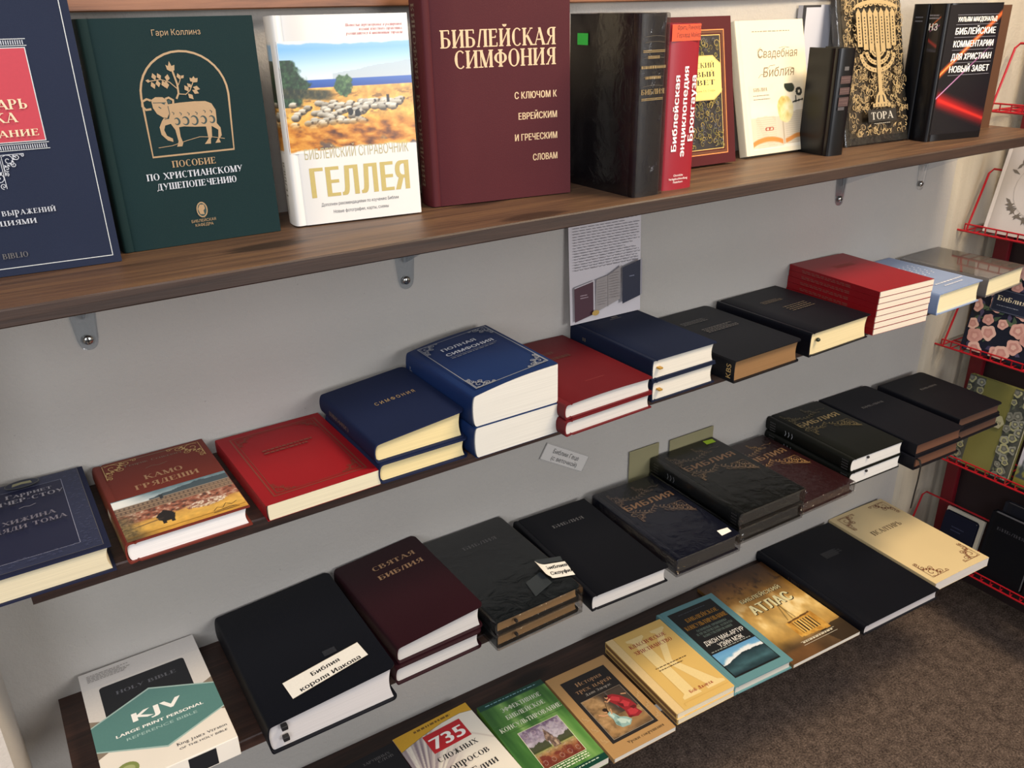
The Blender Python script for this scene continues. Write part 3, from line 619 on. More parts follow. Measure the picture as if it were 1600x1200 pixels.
# white handbook with the flock
t = .046
o = book('hardcover_book', 'white hardcover with a photo of sheep in a golden field', .153, .231, t, stand_m(.327, -.0775, S1, -7.5, 2.2, t), 'hard', gloss('#d6d4cf'), P_W, .006)
def flock(U, V):
    rough = .045 * (fbm(U * 9, V * 0 + 3, 3) - .5)
    c = grad(V, (0, '#b5772a'), (.17, '#c68a35'), (.34, '#dcae5c'), (.48, '#d3a458'), (.52, '#c79a52'), (.585, '#e3b464'), (.59, '#2b549b'), (.655, '#3a68b0'), (.66, '#cfd9de'), (.78, '#b5d0e2'), (.93, '#7fb0d6'), (1, '#8fb8d8'))
    n = fbm(U * 26, V * 26, 1); n2 = fbm(U * 60, V * 40, 2)
    land = (V < .585)[...] * 1.
    c = c * (1 + (land * (n - .5) * .5)[..., None])
    hill = ((V > .655) & (V < .70 + .09 * ss(.35, 1, U) + .02 * fbm(U * 12, U * 0, 5)) & (U > .38)) * 1.; c = lay(c, col('#a9b3b8'), hill * .7)
    bush = ss(.5, .62, fbm(U * 18, V * 46, 9)) * ss(.30, .36, V) * ss(.57, .5, V) * (fbm(U * 5, V * 9, 14) > .47); c = lay(c, col('#7a5c33'), bush * .75)
    tree = ss(.02, -.02, U - .20 + .42 * np.abs(V - .62) ** .9 + .10 * (fbm(U * 20, V * 20, 4) - .5)) * (V > .42) * (V < .84); c = lay(c, grad(n2, (0, '#12241f'), (.5, '#2d4a33'), (1, '#5f7f5a')), tree)
    low = ss(.40, .30, U) * ss(.015, -.015, np.abs(V - .55 + U * .1) - .045); c = lay(c, grad(n2, (0, '#1b2321'), (.5, '#3a4233'), (1, '#7d6a45')), low * .9)
    r = np.hypot((U - .455) / .075, (V - .60) / .10) + .6 * (fbm(U * 30, V * 26, 6) - .5); c = lay(c, grad(n2, (0, '#22392a'), (.5, '#40623f'), (1, '#86a06c')), ss(1.02, .88, r))
    # the flock
    rg = random.Random(3); sh = np.zeros_like(U); dark = np.zeros_like(U)
    for k in range(120):
        x = rg.uniform(.05, .90); y = .372 + .075 * (1 - k / 120) - .12 * (x < .6) * k / 120 - .05 * (x < .25) * k / 120; e = np.hypot((U - x) / .036, (V - y) / .030)
        body = ss(1.05, .8, e); tone = .75 + .25 * rg.random(); c = lay(c, np.clip(grad((V - y) / .04 + .5, (0, '#4f4536'), (.45, '#a09580'), (1, '#e6e2d4')) * tone, 0, 1), body * (y < .47))
        c = lay(c, col('#2b241e'), ss(1.2, .7, np.hypot((U - x - .030) / .010, (V - y - .006) / .013)) * .75)
    for x in (.49, .545): c = lay(c, col('#15110f'), ss(1.1, .9, np.hypot((U - x) / .022, (V - .352 + (x - .5) * .3) / .035)))
    c = lay(c, col('#1d1a1c'), ((np.abs(U - .795) < .010) & (V > .42) & (V < .49)) * 1.)
    g = ss(.30, .18, V - .10 * (fbm(U * 9, V * 2, 8) - .4)); c = lay(c, grad(fbm(U * 14 + V * 6, V * 22, 21), (.15, '#5e3810'), (.45, '#b87a28'), (.8, '#e0b05c')), g)
    c = lay(c, col('#53505c'), ss(.6, .7, fbm(U * 7, V * 9, 33)) * ss(.16, .05, V) * .8)
    c = np.clip((c - .5) * 1.12 + .45, 0, 1); white = np.maximum(ss(.965, .985, V + rough * .8), ss(.035, .015, V - rough)); return lay(c, col('#d9d7d2'), white)
picture(o, 0.0, .36, 1, .885, 170, 140, flock, rough=.3)
picture(o, 0.0, .36, 1, .885, 14, 120, lambda U, V: flock(U * .12, V) * .92, 'spine_picture', 'spine', .3)
f = fl(o); H = ink('#b3a15f', .1, .4); H2 = ink('#a9a078', .1, .45)
f.text('БИБЛЕЙСКИЙ СПРАВОЧНИК', .515, .328, .0118, H2, 'sans', .83); f.text('ГЕЛЛЕЯ', .52, .135, .0345, H, 'sans black', .80)
f.text('Дополнен рекомендациями по изучению Библии', .50, .088, .0040, ink('#4a4a4c'), 'sans', .63); f.text('Новые фотографии, карты, схемы', .50, .048, .0040, ink('#4a4a4c'), 'sans', .45)
rt = ink('#b8514e')
for s_, v_ in (('Полностью пересмотренное и расширенное', .944), ('издание известного справочника,', .925), ('разошедшегося 6-миллионным тиражом', .906)): f.text(s_, .955, v_, .0030, rt, 'serif ital', al='r', w=.44 if v_ != .925 else .34)
f.build('cover_lettering', o); f = fl(o, 'spine_up'); f.text('ГЕЛЛЕЯ', .23, .35, .010, ink('#7f7a6a'), 'sans bold', .17); f.text('БИБЛЕЙСКИЙ', .10, .45, .0045, ink('#8f8b80'), 'sans', .09); f.build('spine_lettering', o, 'spine_up')

# big red concordance
t = .048
o = book('hardcover_book', 'tall maroon concordance with large gold title, tallest on the top shelf', .196, .266, t, stand_m(.508, -.081, S1, -8.7, 1.6, t), 'hard', leather('#47131a', .6), P_W, .006)
f = fl(o); G = foil('#c3a67e')
f.text('БИБЛЕЙСКАЯ', .495, .715, .0205, G, 'serif', .80); f.text('СИМФОНИЯ', .895, .625, .0205, G, 'serif', .71, 'r'); f.build('title_lettering', o); f = fl(o)
for s_, w_, v_ in (('С КЛЮЧОМ К', .31, .475), ('ЕВРЕЙСКИМ', .285, .378), ('И ГРЕЧЕСКИМ', .315, .278), ('СЛОВАМ', .185, .178)): f.text(s_, .90, v_, .0085, G, 'sans bold', w_, 'r')
f.build('subtitle_lettering', o)
f = fl(o, 'spine_up'); f.text('БИБЛЕЙСКАЯ СИМФОНИЯ', .50, .36, .0125, DIM, 'serif', .82); f.build('spine_lettering', o, 'spine_up')

# black book in film, spine towards the room
t = .048
o = book('hardcover_book', 'black book in clear film with green price dot, gold lines on its spine', .137, .226, t, stand_m(.7955, -.1835, S1, 90.5, 0, t), 'hard', leather('#171419', .35), P_W, .007, wrap=WRAP)
f = fl(o, 'spine')
for v_ in (.800, .808, .545, .553): f.rect(.12, v_, .88, v_ + .004, GOLD)
for v_, w_, h_ in ((.752, .42, .004), (.700, .85, .0042), (.645, .55, .004)): f.block(.5 - w_ / 2, .5 + w_ / 2, v_, v_ + .03, 1, GOLD, .0034, int(v_ * 100))
f.text('БИБЛИЯ', .5, .578, .0062, GOLD, 'serif', .82)
for v_ in (.77, .725, .67, .62, .85, .88): f.strip([(.15 + .7 * k / 10, v_ + .006 * math.sin(k * math.pi / 10)) for k in range(11)], .0005, DIM)
f.build('spine_lettering', o, 'spine')
f = fl(o); f.rect(.70, .83, .87, .895, ink('#2fae3f', 0, .6)); f.build('price_sticker', o, mat4=((0, 0, -.0012), (1, 0, 0), (0, 1, 0), (0, 0, -1)))

# red encyclopedia, spine towards the room
t = .0555
o = book('hardcover_book', 'thick red encyclopedia standing with white lettering up its spine', .148, .2125, t, stand_m(.8625, -.1755, S1, 88, 0, t), 'hard', gloss('#8e1f2b', .38), P_W, .006)
f = fl(o, 'spine'); f.rect(0.06, .902, .94, .997, ink('#cf5130', 0, .4)); f.text('Фритц Ринекер', .58, .966, .0055, ink('#3a1712'), 'sans', .72); f.text('Герхард Майер', .58, .923, .0055, ink('#3a1712'), 'sans', .72)
f.build('author_band', o, 'spine'); f = fl(o, 'spine')
for s_, v_, w_ in (('Christliche', .085, .3), ('Verlagsbuchhandlung', .063, .6), ('Paderborn', .042, .3)): f.text(s_, .5, v_, .0030, WHT, 'sans', w_)
f.build('publisher_lettering', o, 'spine')
f = fl(o, 'spine_up')
f.text('Библейская', .475, .62, .0088, WHT, 'sans bold', .46); f.text('энциклопедия', .48, .36, .0088, WHT, 'sans bold', .55); f.text('Брокгауза', .50, .11, .0088, WHT, 'sans bold', .40)
f.build('spine_lettering', o, 'spine_up')

# ornate maroon book leaning behind the encyclopedia
t = .022
o = book('hardcover_book', 'maroon book with gold frame and vine pattern leaning behind the red encyclopedia', .152, .217, t, stand_m(.8965, -.0780, S1, -2.5, 10, t), 'hard', cloth('#4a171a'), P_W, .003)
f = fl(o); OR = foil('#d88a4e'); YE = foil('#d9b46a')
f.frame(.07, .07, .90, .915, .0016, OR); f.frame(.085, .08, .885, .905, .0035, ink('#5d3218')); f.frame(.125, .105, .845, .88, .0012, YE); f.rect(.135, .112, .835, .873, ink('#26201f'))
rg = random.Random(8); vines = [ink('#8a7a34'), ink('#6d6a2c'), ink('#5b5b5e'), ink('#a08a45')]
for k in range(330):
    x, y, r0 = rg.uniform(.16, .81), rg.uniform(.13, .855), rg.uniform(.010, .030); a0 = rg.uniform(0, 360)
    f.strip([(min(.832, max(.14, x + r0 * 1.3 * (1 - a / 500) * math.cos(R(a0 + a)))), min(.87, max(.115, y + r0 * (1 - a / 500) * math.sin(R(a0 + a))))) for a in range(0, 330, 30)], rg.uniform(.0005, .0011), vines[k % 4])
cart = [(.2, .50), (.26, .47), (.30, .45), (.70, .45), (.74, .47), (.80, .50), (.80, .68), (.74, .71), (.70, .735), (.30, .735), (.26, .71), (.2, .68)]
f.poly([(.5 + (x - .5) * 1.04, .5925 + (y - .5925) * 1.05) for x, y in cart], YE); f.poly(cart, ink('#efd779'))
for s_, v_ in (('РУССКИЙ', .66), ('НОВЫЙ', .60), ('ЗАВЕТ', .545)): f.text(s_, .72, v_, .0075, ink('#2c2418'), 'serif', .40, 'r')
f.text('Комментарии. Гл. Стерн', .72, .50, .003, ink('#6b5c34'), 'sans', .4, 'r'); f.build('cover_lettering', o)

# cream wedding bible
t = .0175
o = book('hardcover_book', 'cream wedding bible with a yellow rose and open book pictured', .155, .211, t, stand_m(1.0925, -.0690, S1, -1.2, 14.6, t), 'hard', gloss('#ddd3b8', .4), P_C, .002)
def rose(U, V):
    c = grad(V, (0, '#f0e8d4'), (.3, '#e9dfca'), (.6, '#efe6d2'), (.8, '#eee3c8'), (1, '#eee3c6')); n = fbm(U * 8, V * 8, 2)
    c = c * (1 + .05 * (n - .5))[..., None]
    leftp = (U < .53) & (V < .52 - .10 * np.abs(U - .25)) & (V > .03); rightp = (U >= .55) & (V < .50 + .08 * U) & (V > .05)
    c = lay(c, col('#d9cbb2'), (leftp | rightp) * .9); 
    lines = (np.sin(V * 190 + np.sin(U * 3) * 3) > .2) & (np.abs((U % .5) - .25) < .17); c = lay(c, col('#b7a88e'), lines * (leftp | rightp) * .45)
    c = lay(c, col('#a08b6c'), ss(.02, .0, np.abs(U - .54)) * (V < .50) * (V > .05) * .7)
    e1 = ss(.02, .0, np.abs(V - (.085 + .07 * np.sin(np.clip(U / .52, 0, 1) * 3.14)**.7)) - .028) * (U < .52); e2 = ss(.02, .0, np.abs(V - (.10 + .07 * ss(.55, .8, U))) - .025) * (U > .56); c = lay(c, col('#d2843a'), np.maximum(e1, e2) * .9)
    r = np.hypot((U - .60) / .14, (V - .60) / .21) + .25 * (fbm(U * 9, V * 9, 5) - .5); c = lay(c, grad(fbm(U * 11, V * 8, 7), (.2, '#cfae58'), (.5, '#f0dd98'), (.8, '#f7eec4')), ss(1.03, .93, r))
    lf = np.hypot((U - .70) / .09, (V - .945 + .2 * (U - .7)) / .085); c = lay(c, col('#2b3328'), ss(1.05, .95, lf))
    l2 = np.abs(np.hypot((U - .865) / .05, (V - .86) / .06) - .8) < .38; c = lay(c, col('#1f2420'), l2 * 1.); st = np.abs(V - (.70 + .18 * (U - .75))) < .014; c = lay(c, col('#262a22'), (st & (U > .74) & (U < .93)) * 1.); c = lay(c, col('#262a22'), ((np.abs(U - .80 - .04 * (V - .7)) < .012) & (V > .70) & (V < .80)) * 1.)
    for x in (.27, .33): c = lay(c, col('#a8432c'), (np.abs(np.hypot((U - x) / .045, (V - .315) / .032) - .8) < .2) * 1.)
    return c * .93
picture(o, .10, .035, .97, .52, 110, 90, rose, rough=.4)
f = fl(o); SG = ink('#7d6c50'); SG2 = ink('#7d7260')
f.text('Свадебная', .58, .722, .0140, SG, 'sans ital', .60); f.text('Библия', .57, .580, .0150, SG, 'sans ital', .48)
f.strip([(.33, .80), (.28, .78), (.30, .735), (.36, .73), (.40, .75)], .0007, SG); f.strip([(.26, .575), (.30, .60), (.36, .60), (.44, .66), (.52, .665)], .0007, SG); f.strip([(.6, .79), (.68, .797), (.76, .79)], .0005, SG); f.strip([(.66, .635), (.74, .64), (.8, .635)], .0006, SG)
f.build('title_lettering', o); f = fl(o); f.block(.22, .80, .905, .925, 1, SG2, .0011, 4); f.build('author_lettering', o); f = fl(o); f.text('БИБЛИЯ', .27, .475, .0055, SG, 'serif', .2); f.block(.16, .42, .40, .455, 2, SG2, .0012, 6); f.build('publisher_lettering', o)

# light grey paperback with a dark spine edge, half hidden behind the small black bible
t = .010
o = book('paperback_book', 'light grey paperback with dark spine peeking out between the cream bible and the lace-gold one', .075, .229, t, stand_m(1.2585, -.0125, S1, 0, .6, t), 'soft', gloss('#b9bac2', .4), P_W, .0)
f = fl(o); f.rect(0, 0, .11, 1, ink('#26262a')); f.rect(0, .985, .6, 1, ink('#2b2a2c')); f.build('spine_band', o)

# small black bible
t = .037
o = book('hardcover_book', 'small black bible with faded labels on its spine, in front of the lace-gold book', .062, .1665, t, stand_m(1.2495, -.1305, S1, 84, 0, t), 'hard', gloss('#0b0c0f', .3), P_W, .005)
f = fl(o, 'spine'); DR = ink('#4c3836')
f.rect(.36, .80, .62, .835, DIMS)
for a, b in ((.68, .75), (.58, .645), (.47, .555)): f.rect(.22, a, .80, b, DR); f.block(.26, .76, a + .01, b - .012, 2, ink('#6b5450'), .0012, int(a * 50))
f.rect(.22, .435, .6, .465, ink('#4a474a')); f.build('spine_lettering', o, 'spine')

# black book covered in gold lace ornament
t = .012
o = book('hardcover_book', 'black book covered in gold lace ornament with candlestick, wrapped in film', .156, .256, t, stand_m(1.3125, -.0935, S1, -4, 15.2, t), 'hard', cloth('#25221d'), P_W, .003, wrap=WRAP)
f = fl(o); G = foil('#ad966c'); G2 = foil('#988360'); K = ink('#201d19')
f.rect(.05, .045, .95, .985, ink('#33291a')); rg = random.Random(12)
for k in range(820):
    x, y = rg.uniform(.06, .94), rg.uniform(.055, .975)
    if abs(x - .5) < .30 and .48 < y < .96 and rg.random() < .75: continue
    if abs(x - .5) < .34 and .11 < y < .22: continue
    a0 = rg.uniform(0, 360); r0 = rg.uniform(.012, .030); d = rg.choice((-1, 1))
    f.strip([(min(.95, max(.05, x + r0 * 1.55 * (1 - a / 420) * math.cos(R(a0 + d * a)))), min(.982, max(.048, y + r0 * (1 - a / 420) * math.sin(R(a0 + d * a))))) for a in range(0, 300, 30)], rg.uniform(.0008, .0015), G if k % 3 else G2)
    if k % 4 == 0: f.poly([(x + dx, y + dy) for dx, dy in ((0, 0), (.024, .008), (.036, .024), (.010, .018))], G) if x < .9 and y < .95 else None
for i in range(7):
    x = .5 + (i - 3) * .088; top = .84; bot = .62 - .03 * (3 - abs(i - 3)) if i != 3 else .24
    f.rect(x - .037, .63 - .02 * (3 - abs(i - 3)), x + .037, top, G)
    for k in range(9): f.ell(x, .655 + k * .02, .010, .0068, K, 8)
    f.poly([(x - .044, top), (x + .044, top), (x, top + .035)], G); f.ell(x, top + .028, .010, .008, G, 8)
    if i < 3:
        rr = (3 - i) * .088; f.strip([(.5 + rr * math.cos(R(a)), .62 - (3 - i) * .012 + rr * .42 * math.sin(R(a))) for a in range(180, 361, 12)], .0075, G)
        for a in range(195, 350, 15): f.ell(.5 + rr * math.cos(R(a)), .62 - (3 - i) * .012 + rr * .42 * math.sin(R(a)), .008, .005, K, 8)
f.rect(.47, .28, .53, .62, G); f.strip([(.5 + .34 * math.cos(R(a)), .865 + .055 * math.sin(R(a))) for a in range(0, 181, 10)], .0042, G)
for i in range(-3, 4): f.strip([(.5 + i * .078 + .042 * math.cos(R(a)), .915 + .006 * (3 - abs(i)) + .036 * math.sin(R(a))) for a in range(0, 361, 24)], .0022, G)
f.ell(.5, .955, .045, .026, G); f.ell(.5, .955, .025, .015, K); f.strip([(.2, .885), (.35, .905), (.5, .912), (.65, .905), (.8, .885)], .0035, G)
f.poly([(.40, .255), (.60, .255), (.575, .305), (.53, .335), (.47, .335), (.425, .305)], G); f.poly([(.44, .262), (.465, .262), (.48, .312), (.46, .305)], K); f.poly([(.56, .262), (.535, .262), (.52, .312), (.54, .305)], K)
f.rect(.36, .232, .64, .255, G); 
for k in range(5): f.rect(.39 + k * .05, .235, .402 + k * .05, .25, K)
f.rect(.27, .135, .73, .215, K); f.text('ТОРА', .5, .150, .0125, ink('#b8b4aa', .3), 'serif', .36); f.block(.36, .64, .112, .128, 1, ink('#8f897c'), .0014, 5)
f.build('gold_ornament', o)

# two commentary volumes
t = .038
CB = gloss('#0a0a0e', .3)
o = book('hardcover_book', 'black commentary volume with a red light beam and white title on its cover', .128, .227, t, stand_m(1.474, -.139, S1, -9.9, .5, t), 'hard', CB, P_W, .006)
def beams(U, V):
    c = np.zeros(U.shape + (3,)) + col('#101017')
    d = (V - (.30 - .185 * U)); c = lay(c, col('#c01c20'), ss(.10, .0, np.abs(d + .01)) * ss(-.02, .05, U) * (.95 - .35 * U)); c = lay(c, col('#ef3a2a'), ss(.022, 0, np.abs(d + .012)) * ss(0, .1, U) * .6)
    d = V - (.475 + .455 * U); c = lay(c, col('#e2622a'), ss(.045, .0, np.abs(d)) * .95); c = lay(c, col('#ffb066'), ss(.011, 0, np.abs(d)) * ss(1.1, .2, U))
    d = V - (.29 + .44 * U); c = lay(c, col('#a85f95'), ss(.014, .0, np.abs(d)) * ss(1.1, .6, U) * .9); c = lay(c, col('#e7b9e0'), ss(.005, 0, np.abs(d)) * ss(.7, .2, U)); return c
picture(o, .03, .05, .995, .99, 110, 200, beams, rough=.25)
f = fl(o)
for s_, v_, w_, h_ in (('УИЛЬЯМ МАКДОНАЛЬД', .872, .78, .0075), ('БИБЛЕЙСКИЕ', .782, .80, .0105), ('КОММЕНТАРИИ', .692, .80, .0105), ('ДЛЯ ХРИСТИАН', .600, .80, .0105), ('НОВЫЙ ЗАВЕТ', .510, .80, .0105)):
    f.text(s_, .56, v_, h_, WHT, 'sans bold', w_ * .93); f.rect(.18, v_ - .022, .95, v_ - .0195, ink('#8a8a92'))
f.rect(.18, .918, .95, .9205, ink('#8a8a92')); f.build('cover_lettering', o)
def sbeam(U, V):
    c = np.zeros(U.shape + (3,)) + col('#14151d'); c = lay(c, col('#a3302c'), ss(.09, .0, np.abs(V - (.36 - .22 * U))) * .9); c = lay(c, col('#a5658f'), ss(.03, 0, np.abs(V - (.5 + .22 * U)))); c = lay(c, col('#c9622e'), ss(.045, 0, np.abs(V - (.58 + .36 * U)))); return lay(c, col('#44485a'), ss(.06, 0, np.abs(V - (.08 - .06 * U))) * .6)
picture(o, .12, .66, .80, .93, 20, 60, sbeam, 'spine_picture', 'spine', .3)
f = fl(o, 'spine'); f.text('НЗ', .46, .815, .011, WHT, 'sans bold', .48); f.block(.16, .78, .885, .925, 2, ink('#8a8a92'), .0022, 3); f.build('spine_lettering', o, 'spine', eps=.0010)
t = .034
o = book('hardcover_book', 'black volume with ribbed spine wedged behind the red-beam commentary', .120, .227, t, stand_m(1.4815, -.0985, S1, -9.9, .3, t), 'hard', gloss('#0c0d11', .4), P_W, .005)
f = fl(o, 'spine'); f.block(.3, .8, .86, .915, 2, ink('#6a6d78'), .0022, 9); f.build('spine_lettering', o, 'spine')
t = .018
book('hardcover_book', 'brown book peeking out at the right end of the top shelf', .124, .222, t, stand_m(1.6130, -.0760, S1, -12, .5, t), 'hard', leather('#543826'), P_C, .003)

# ------------------------------------------------------------------ second row
def stacked(o, n, x, y, z, rot, t, jit, labels):
    """copies of book o beneath it; o itself is the topmost"""
    for i in range(n - 1):
        dx, dy, dr = jit[i % len(jit)] if jit else (0, 0, 0)
        copy_thing(o, flat_m(x + dx, y + dy, z + .0002 + i * (t + .0003), rot + dr), labels[i])

o = lying('hardcover_book', 'navy hardcover with grey lettering at the left end of the second row', -.092, -.187, .135, .206, .0322, S2, 0, 'hard', cloth('#191e37'), pages('#dccfae'), sr=.005)
f = fl(o); f.rect(.045, .03, .955, .995, ink('#272d47')); f.frame(.045, .03, .955, .995, .0006, DIMS); f.frame(.19, .115, .805, .90, .0006, ink('#8b8ea0'))
f.rect(.195, .118, .80, .897, ink('#191d38'))
rg = random.Random(2)
for k in range(240):
    x, y = (rg.choice((rg.uniform(.06, .17), rg.uniform(.83, .94))), rg.uniform(.05, .97)) if k < 170 else (rg.uniform(.06, .94), rg.choice((rg.uniform(.045, .10), rg.uniform(.92, .98))))
    f.strip([(x - .012, y), (x, y + .006), (x + .012, y)], .0005, ink('#474e6c'))
f.ell(.5, .93, .135, .048, ink('#20263a')); f.strip([(.5 + .135 * math.cos(R(a)), .93 + .048 * math.sin(R(a))) for a in range(0, 360, 15)], .0007, ink('#686a5c'), True)
f.poly([(.42, .915), (.5, .925), (.5, .953), (.43, .948)], ink('#8f8c68')); f.poly([(.58, .915), (.5, .925), (.5, .953), (.57, .948)], ink('#8f8c68'))
T = ink('#8d8a90'); f.text('Гарриет', .535, .775, .0088, T, 'serif', .36); f.text('БИЧЕР-СТОУ', .50, .705, .0088, T, 'serif', .60); f.strip([(.44, .63), (.48, .64), (.52, .63), (.57, .645)], .0009, T)
f.text('ХИЖИНА', .50, .475, .0088, ink('#716d78'), 'serif', .40); f.text('ДЯДИ ТОМА', .50, .40, .0088, ink('#716d78'), 'serif', .54); f.build('cover_lettering', o)

# novel with the arena picture
o = lying('hardcover_book', 'brown-red novel with a roman arena picture on its cover', .0585, -.185, .134, .206, .026, S2, .8, 'hard', cloth('#6a2a20', .5), pages('#eae6e2'), sr=.004)
def arena(U, V):
    n = fbm(U * 22, V * 18, 1); n2 = fbm(U * 60, V * 50, 4)
    c = grad(V, (0, '#c79338'), (.2, '#dcae52'), (.38, '#c9974a'), (.42, '#8a5f45'), (.72, '#a08468'), (.78, '#8c7a68'), (.8, '#b9c2c4'), (.92, '#7e949c'), (1, '#5f7d88'))
    c = c * (1 + .25 * (n - .5))[..., None]; c = lay(c, col('#eef0ec'), ss(.35, .0, U - .05) * ss(.70, .86, V) * (V < .98))
    st = (V > .58 + .02 * U) & (V < .80); c = lay(c, grad(np.mod(V * 22, 1), (0, '#4b3c34'), (.5, '#a18a70'), (1, '#6b5748')), st * .8); c = lay(c, col('#3a2d28'), (st & (np.mod(U * 26, 1) < .35) & (np.mod(V * 11, 1) < .6)) * .55)
    hill = (V > .80) & (V < .80 + .12 * ss(.25, .7, U) + .05 * fbm(U * 18, U * 0, 8)) & (U > .3); c = lay(c, col('#34444c'), hill * .9); c = lay(c, col('#2b3136'), ((np.abs(U - .40) < .018) & (V > .76) & (V < .86)) * 1.)
    cr = (V > .34) & (V < .60) & (U > .02); tone = grad(fbm(U * 30, V * 26, 12), (.25, '#3d2b28'), (.45, '#8a4a36'), (.6, '#a8705a'), (.8, '#d9cdbb')); c = lay(c, tone, cr * ss(.33, .40, V + .05 * (n - .5)) * .85)
    wh = ((np.hypot((U - .72) / .17, (V - .36) / .085) + .5 * (n2 - .5)) < 1); c = lay(c, grad(n2, (.3, '#7a4438'), (.5, '#c9b39c'), (.7, '#eee6da')), wh * .9)
    bull = np.hypot((U - .36) / .075, (V - .33) / .125) < 1 + .4 * (n - .5); c = lay(c, col('#1b1614'), bull * 1.); c = lay(c, col('#1b1614'), (((np.abs(U - .33) < .014) | (np.abs(U - .40) < .014)) & (V > .16) & (V < .30)) * 1.)
    tail = ss(.02, 0, np.abs(V - (.24 + .18 * U))) * (U > .10) * (U < .34); c = lay(c, col('#4a3c2c'), tail * .8)
    dk = ss(.20, .04, U + .10 * (n - .5)) * ss(.64, .5, V); c = lay(c, grad(n2, (.2, '#2d2a22'), (.7, '#85734f')), dk * .85); f1 = ss(.16, .05, V) * ss(.30, .05, U); c = lay(c, col('#5b4a2c'), f1 * .8); return c
picture(o, 0.005, .012, .995, .49, 130, 90, arena, rough=.35)
picture(o, .02, .012, .98, .49, 14, 60, lambda U, V: arena(U * .1, V) * .9, 'spine_picture', 'spine')
def arena_back(U, V): return lay(np.zeros(U.shape + (3,)) + col('#dcb45c'), col('#b25b45'), ((U < .30) | (U > .68)) * 1.)
f = fl(o); f.scroll(.05, .975, .042, GOLD, 1, -1, .0010); f.build('corner_ornament', o); f = fl(o); f.scroll(.955, .975, .042, GOLD, -1, -1, .0010); f.build('corner_ornament', o); f = fl(o)
f.rect(.30, .965, .72, .972, DIM); f.text('Генрик Сенкевич', .50, .885, .0052, DIM, 'serif', .52); f.strip([(.40, .80), (.46, .815), (.52, .80), (.60, .815)], .0009, DIM)
f.text('КАМО', .52, .655, .0115, COP, 'serif', .34); f.text('ГРЯДЕШИ', .52, .555, .0115, COP, 'serif', .56); f.build('title_lettering', o); f = fl(o)
f.rect(.71, .035, .93, .042, ink('#6b4f25')); f.strip([(.72, .06), (.76, .09), (.80, .07), (.84, .11), (.88, .08), (.93, .10)], .0009, ink('#4d3a1d')); f.strip([(.74, .05), (.80, .055), (.86, .06), (.92, .05)], .0009, ink('#4d3a1d'))
f.strip([(.02, .045), (.99, .05)], .0008, ink('#8d6a2e')); f.build('chariot_sketch', o, eps=.0004)

# bright red hardcover
o = lying('hardcover_book', 'bright red hardcover with faint gold border and cream pages, alone in its pile', .2095, -.187, .146, .205, .0212, S2, 1.2, 'soft', cloth('#8c131a', .5), pages('#dcd2b4'), sr=.001)
f = fl(o); D = ink('#7d3a2a', .2); f.frame(.10, .07, .93, .94, .0020, D); f.frame(.135, .095, .895, .915, .0009, D)
for cx, cy, a, b in ((.14, .10, 1, 1), (.89, .10, -1, 1), (.14, .91, 1, -1), (.89, .91, -1, -1)): f.scroll(cx, cy, .024, D, a, b, .0008)
f.text('ТОЛКОВАНИЕ', .50, .62, .0085, D, 'serif', .55) if 0 else f.block(.28, .76, .58, .66, 2, D, .004, 7); f.build('cover_lettering', o)

# two blue concordances
NB = cloth('#101c3c'); x, y, t = .3575, -.181, .0275
o = lying('hardcover_book', 'upper of the two plain blue concordances with gold word and yellowish pages', x, y, .1265, .182, t, S2 + t + .0003, .5, 'flex', NB, P_Y, sr=.006, group='pair of blue concordances', taper=.012)
f = fl(o); f.text('С И М Ф О Н И Я', .57, .52, .0085, GOLD, 'sans', .47); f.build('cover_lettering', o)
f = fl(o, 'spine_up'); f.text('СИМФОНИЯ', .62, .35, .0065, DIM, 'serif', .36); f.build('spine_lettering', o, 'spine_up')
lying('hardcover_book', 'lower of the two plain blue concordances, beneath the one with the gold word', x + .002, y - .004, .1255, .180, t, S2, .2, 'flex', NB, P_Y, sr=.006, group='pair of blue concordances')

# two thick full concordances
x, y, t = .4905, -.193, .0446
o = lying('hardcover_book', 'upper of the two very thick blue full concordances with silver corners', x, y, .1335, .188, t, S2 + t + .0003, .5, 'soft', cloth('#142b58', .5), pages('#d6d3ca'), sr=.005, group='pair of thick full concordances', bow=.003, taper=.014)
f = fl(o); S_ = foil('#8d9199'); f.frame(.075, .06, .94, .95, .0013, S_)
for cx, cy, a, b in ((.085, .065, 1, 1), (.93, .065, -1, 1), (.085, .945, 1, -1), (.93, .945, -1, -1)): f.scroll(cx, cy, .030, S_, a, b, .0013)
f.text('ПОЛНАЯ', .46, .755, .0088, ink('#c5c8cf'), 'sans bold', .42); f.text('СИМФОНИЯ', .52, .655, .0088, ink('#c5c8cf'), 'sans bold', .58); f.rect(.24, .625, .82, .630, S_); f.block(.24, .80, .585, .615, 1, S_, .0016, 5); f.build('cover_lettering', o, eps=.0034)
f = fl(o, 'spine'); f.scroll(.15, .93, .022, S_, 1, -1, .0009); f.build('spine_ornament', o, 'spine')
lying('hardcover_book', 'lower of the two very thick blue full concordances', x, y - .002, .1335, .186, t, S2, .3, 'soft', cloth('#142b58', .5), pages('#d6d3ca'), sr=.005, group='pair of thick full concordances')

